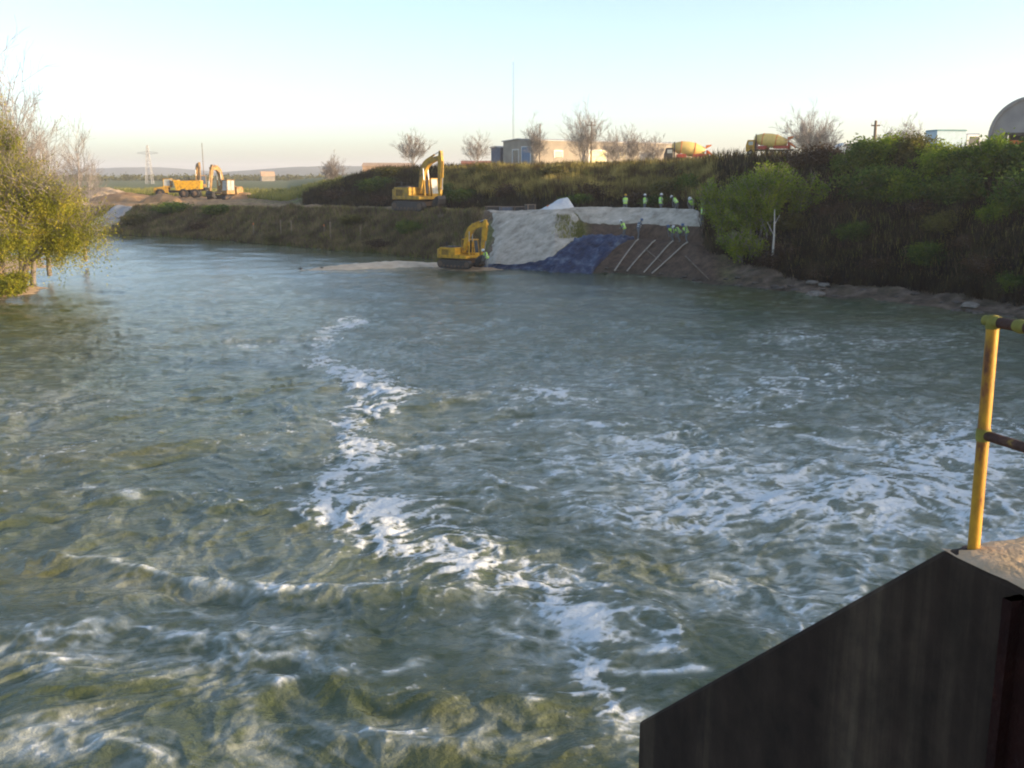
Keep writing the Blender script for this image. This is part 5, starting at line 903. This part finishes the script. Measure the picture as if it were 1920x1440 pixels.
# ------------------------------------------------------------------ people
def person(label, p, rz, lean=0.0, arms='down', crouch=0, helmet='white', vest='hiviz', legs='denim', sc=1.0, props=None):
    """body: one skinned surface; clothing and helmet are children"""
    hipz = .93-.38*crouch; L = math.sin; C = math.cos
    def up(h, y=0, fx=0):   # point at height h above hips along the leaning torso; x forward
        return Vector((h*L(lean)+fx*C(lean), y, hipz+h*C(lean)-fx*L(lean)))
    V = []; E = []; Rr = []
    def v(co, r, par=None):
        V.append(Vector(co)); Rr.append(r); i = len(V)-1
        if par is not None: E.append((par, i))
        return i
    pel = v((0, 0, hipz), .14); sp1 = v(up(.22), .13, pel); ch = v(up(.42), .155, sp1); nk = v(up(.55), .06, ch); hd0 = v(up(.62, 0, .02), .062, nk); hd = v(up(.70, 0, .035), .1, hd0); v(up(.78, 0, .03), .085, hd)
    hands = []
    for s in (-1, 1):
        hp = v((0, s*.1, hipz-.06), .105, pel); kn = v((.06+.38*crouch+(.06 if s > 0 else -.05), s*.13, .5-.06*crouch), .07, hp); an = v((-.06*crouch+(.08 if s > 0 else -.08), s*.14, .1), .045, kn); v(((.18 if s > 0 else .03)-.06*crouch, s*.16, .045), .04, an)
        sh = v(up(.47, s*.19), .065, ch)
        if arms == 'down': el, wr = up(.2, s*.26, -.03), up(-.04, s*.27, .08)
        elif arms == 'reach': el, wr = up(.28, s*.26, .2), up(.08, s*.17, .42)
        elif arms == 'hips': el, wr = up(.2, s*.38, -.05), up(.04, s*.2, .06)
        elif arms == 'up': el, wr = up(.62, s*.3, .12), up(.85, s*.26, .2)
        else: el, wr = up(.2, s*.24, .04), up(.22, s*.12, .3)
        e = v(el, .045, sh); w_ = v(wr, .032, e); hands.append((w_, Vector(wr), (Vector(wr)-Vector(el)).normalized(), s))
    me = bpy.data.meshes.new('person_body'); me.from_pydata([tuple(q) for q in V], E, []); o = link(bpy.data.objects.new('tmp', me)); md = o.modifiers.new('s', 'SKIN'); md.use_smooth_shade = True
    for i, r in enumerate(Rr): me.skin_vertices[0].data[i].radius = (r, r)
    me.skin_vertices[0].data[0].use_root = True; o.modifiers.new('u', 'SUBSURF').levels = 1
    dg = bpy.context.evaluated_depsgraph_get(); m2 = bpy.data.meshes.new_from_object(o.evaluated_get(dg)); bpy.data.objects.remove(o)
    bm = bmesh.new(); bm.from_mesh(m2)
    # hands: palm plus five curled fingers, merged into the body mesh
    hb = MB()
    for _, wr, dd, s in hands:
        side = dd.cross(Vector((0, 1, 0))).normalized(); q = wr+dd*.07; hb.tube(wr, q, .028, .036, 8)
        for k, ln in enumerate((.075, .085, .08, .065)):
            a = q+side*(k-1.5)*.019; m_ = a+dd*ln*.55; hb.tube(a, m_, .0095, .009, 6); hb.tube(m_, m_+(dd*.5+Vector((0, -s, 0))*.8).normalized()*ln*.5, .009, .007, 6)
        a = wr+dd*.025-side*.03; hb.tube(a, a+(dd*.6-side*.8).normalized()*.055, .012, .009, 6)
    tmp = bpy.data.meshes.new('t'); tmp.from_pydata([tuple(x) for x in hb.v], [], hb.f); bm.from_mesh(tmp); bpy.data.meshes.remove(tmp)
    # face: nose and ears as part of the same mesh
    hc = up(.70, 0, .035); fb = MB(); fw = Vector((C(lean), 0, -L(lean))); fb.tube(hc+fw*.09, hc+fw*.125-Vector((0, 0, .02)), .012, .016, 6)
    for s in (-1, 1): fb.tube(hc+Vector((0, s*.092, 0)), hc+Vector((-.01, s*.108, .0)), .025, .02, 6)
    tmp = bpy.data.meshes.new('t'); tmp.from_pydata([tuple(x) for x in fb.v], [], fb.f); bm.from_mesh(tmp); bpy.data.meshes.remove(tmp)
    for f in bm.faces: f.material_index = 0; f.smooth = True
    for f in bm.faces:
        c_ = f.calc_center_median(); hrel = (c_-Vector((0, 0, hipz))).dot(Vector((L(lean), 0, C(lean))))
        near_hand = any((c_-(wr+dd*.06)).length < .15 for _, wr, dd, s in hands)
        if c_.z < .12 and hrel < 0: f.material_index = 3
        elif near_hand or hrel > .54: f.material_index = 2
        elif hrel < .03 and abs(c_.y) < .24: f.material_index = 1
        else: f.material_index = 0
    bm.to_mesh(m2); bm.free(); m2.name = 'person'; m2.materials.clear()
    for k in ('shirt', legs, 'skin', 'black'): m2.materials.append(M[k])
    root = link(bpy.data.objects.new('person', m2)); root.location = p; root.rotation_euler = (0, 0, rz); root.scale = (sc,)*3; tag(root, label, 'person', 'workers in lime vests')
    q = Vector((L(lean), 0, C(lean))).to_track_quat('Z', 'Y'); vm = MB(); prof = [(0, -.02, .175), (0, .1, .17), (0, .28, .19), (0, .44, .21), (0, .53, .1)]; n = 16; vs = []
    for _, h, r in prof:
        for i in range(n): a = 2*math.pi*i/n; vs.append(up(h, math.sin(a)*r*1.12, math.cos(a)*r*.86))
    vm.add(vs, [(j*n+i, j*n+(i+1) % n, (j+1)*n+(i+1) % n, (j+1)*n+i) for j in range(4) for i in range(n)], True)
    vest_o = vm.build('vest', M[vest], root); bn = MB()
    for h in (.12, .26):
        vs = []
        for hh, k in ((h, 1.02), (h+.05, 1.02)):
            for i in range(n): a = 2*math.pi*i/n; r = np.interp(hh, [x[1] for x in prof], [x[2] for x in prof])*k; vs.append(up(hh, math.sin(a)*r*1.12, math.cos(a)*r*.86))
        bn.add(vs, [(i, (i+1) % n, n+(i+1) % n, n+i) for i in range(n)], True)
    bn.build('reflective_band', M['white'], vest_o)
    ax_ = up(1.0)-up(0); hm = MB(); hc2 = up(.745, 0, .03); hm.lathe([(.155, -.012), (.15, 0), (.125, .005), (.12, .04), (.1, .09), (.06, .125), (.005, .135)], hc2, ax_, 16); hm.build('helmet', M[helmet], root)
    return root
W_ = [(1172, 5.75, 90, .0, 'front', 0, 'yellow', 'worker in lime vest farthest left behind the crest of the gravel road'),
 (1209, 5.7, 200, .0, 'hips', 0, 'white', 'worker in bright lime vest second from the left behind the gravel road crest'),
 (1238, 5.6, 20, .05, 'down', 0, 'white', 'worker with blue trousers standing highest behind the gravel road, middle of row'),
 (1269, 5.5, 150, .75, 'reach', 0, 'white', 'worker bending forward behind the right part of the gravel road'),
 (1297, 5.5, 240, .9, 'reach', .2, 'white', 'worker stooping low beside the one at the right end of the gravel road'),
 (1317, 4.15, 170, .0, 'down', 0, 'white', 'worker in white helmet at the right end of the gravel road by the green tree')]
for px, t, rz, lean, arms, cr, hm, lb in W_:
    p = T1(px, t, 0); person('person in lime vest, '+lb[10:] if 0 else lb.replace('worker', 'person', 1), p-Vector((0, 0, .03)), R(rz), lean, arms, cr, hm, sc=.94+.1*((px*7) % 10)/10)
for px, t, rz, lean, arms, cr, hm, lb in [(1171, 2.55, 170, .45, 'front', 0, 'white', 'person in pale lime vest leaning over the top edge of the blue sheet'),
    (1262, 2.55, 215, .85, 'reach', .3, 'blue', 'person in lime vest crouching above the pale pipes, left one of three'),
    (1275, 2.6, 190, .9, 'reach', .35, 'white', 'person in lime vest crouching above the pale pipes, middle one of three'),
    (1288, 2.5, 200, .6, 'reach', .1, 'blue', 'person with dark blue trousers stooping over the rightmost pale pipe'),
    (1196, 2.6, 10, .35, 'down', 0, 'blue', 'person in dark jacket on the bench between the blue sheet and the pipes')]:
    p = T1(px, t, 0); person(lb, p-Vector((0, 0, .03)), R(rz), lean, arms, cr, hm, vest='bluegrey' if 'jacket' in lb else 'hiviz', sc=.94+.1*((px*3) % 10)/10)
p = Q(914, 488, 84.6); person('person in lime vest crouching at the waterline in front of the lower excavator bucket', (p.x, p.y, .3), R(200), .5, 'reach', .3, 'white')
# ------------------------------------------------------------------ haze
hz = MB(); x0, x1, y0, y1, z0, z1 = -6000, 6000, -300, 6200, -6, 60
hz.box(((x0+x1)/2, (y0+y1)/2, (z0+z1)/2), (x1-x0, y1-y0, z1-z0)); m, N, L, b = new_mat('thin_evening_haze'); N.remove(b)
pv = N.new('ShaderNodeVolumePrincipled'); pv.inputs['Density'].default_value = .0003; pv.inputs['Color'].default_value = (.97, .98, 1, 1); pv.inputs['Anisotropy'].default_value = .2; L.new(pv.outputs[0], N['Material Output'].inputs['Volume'])
tag(hz.build('haze', m), kind='stuff')
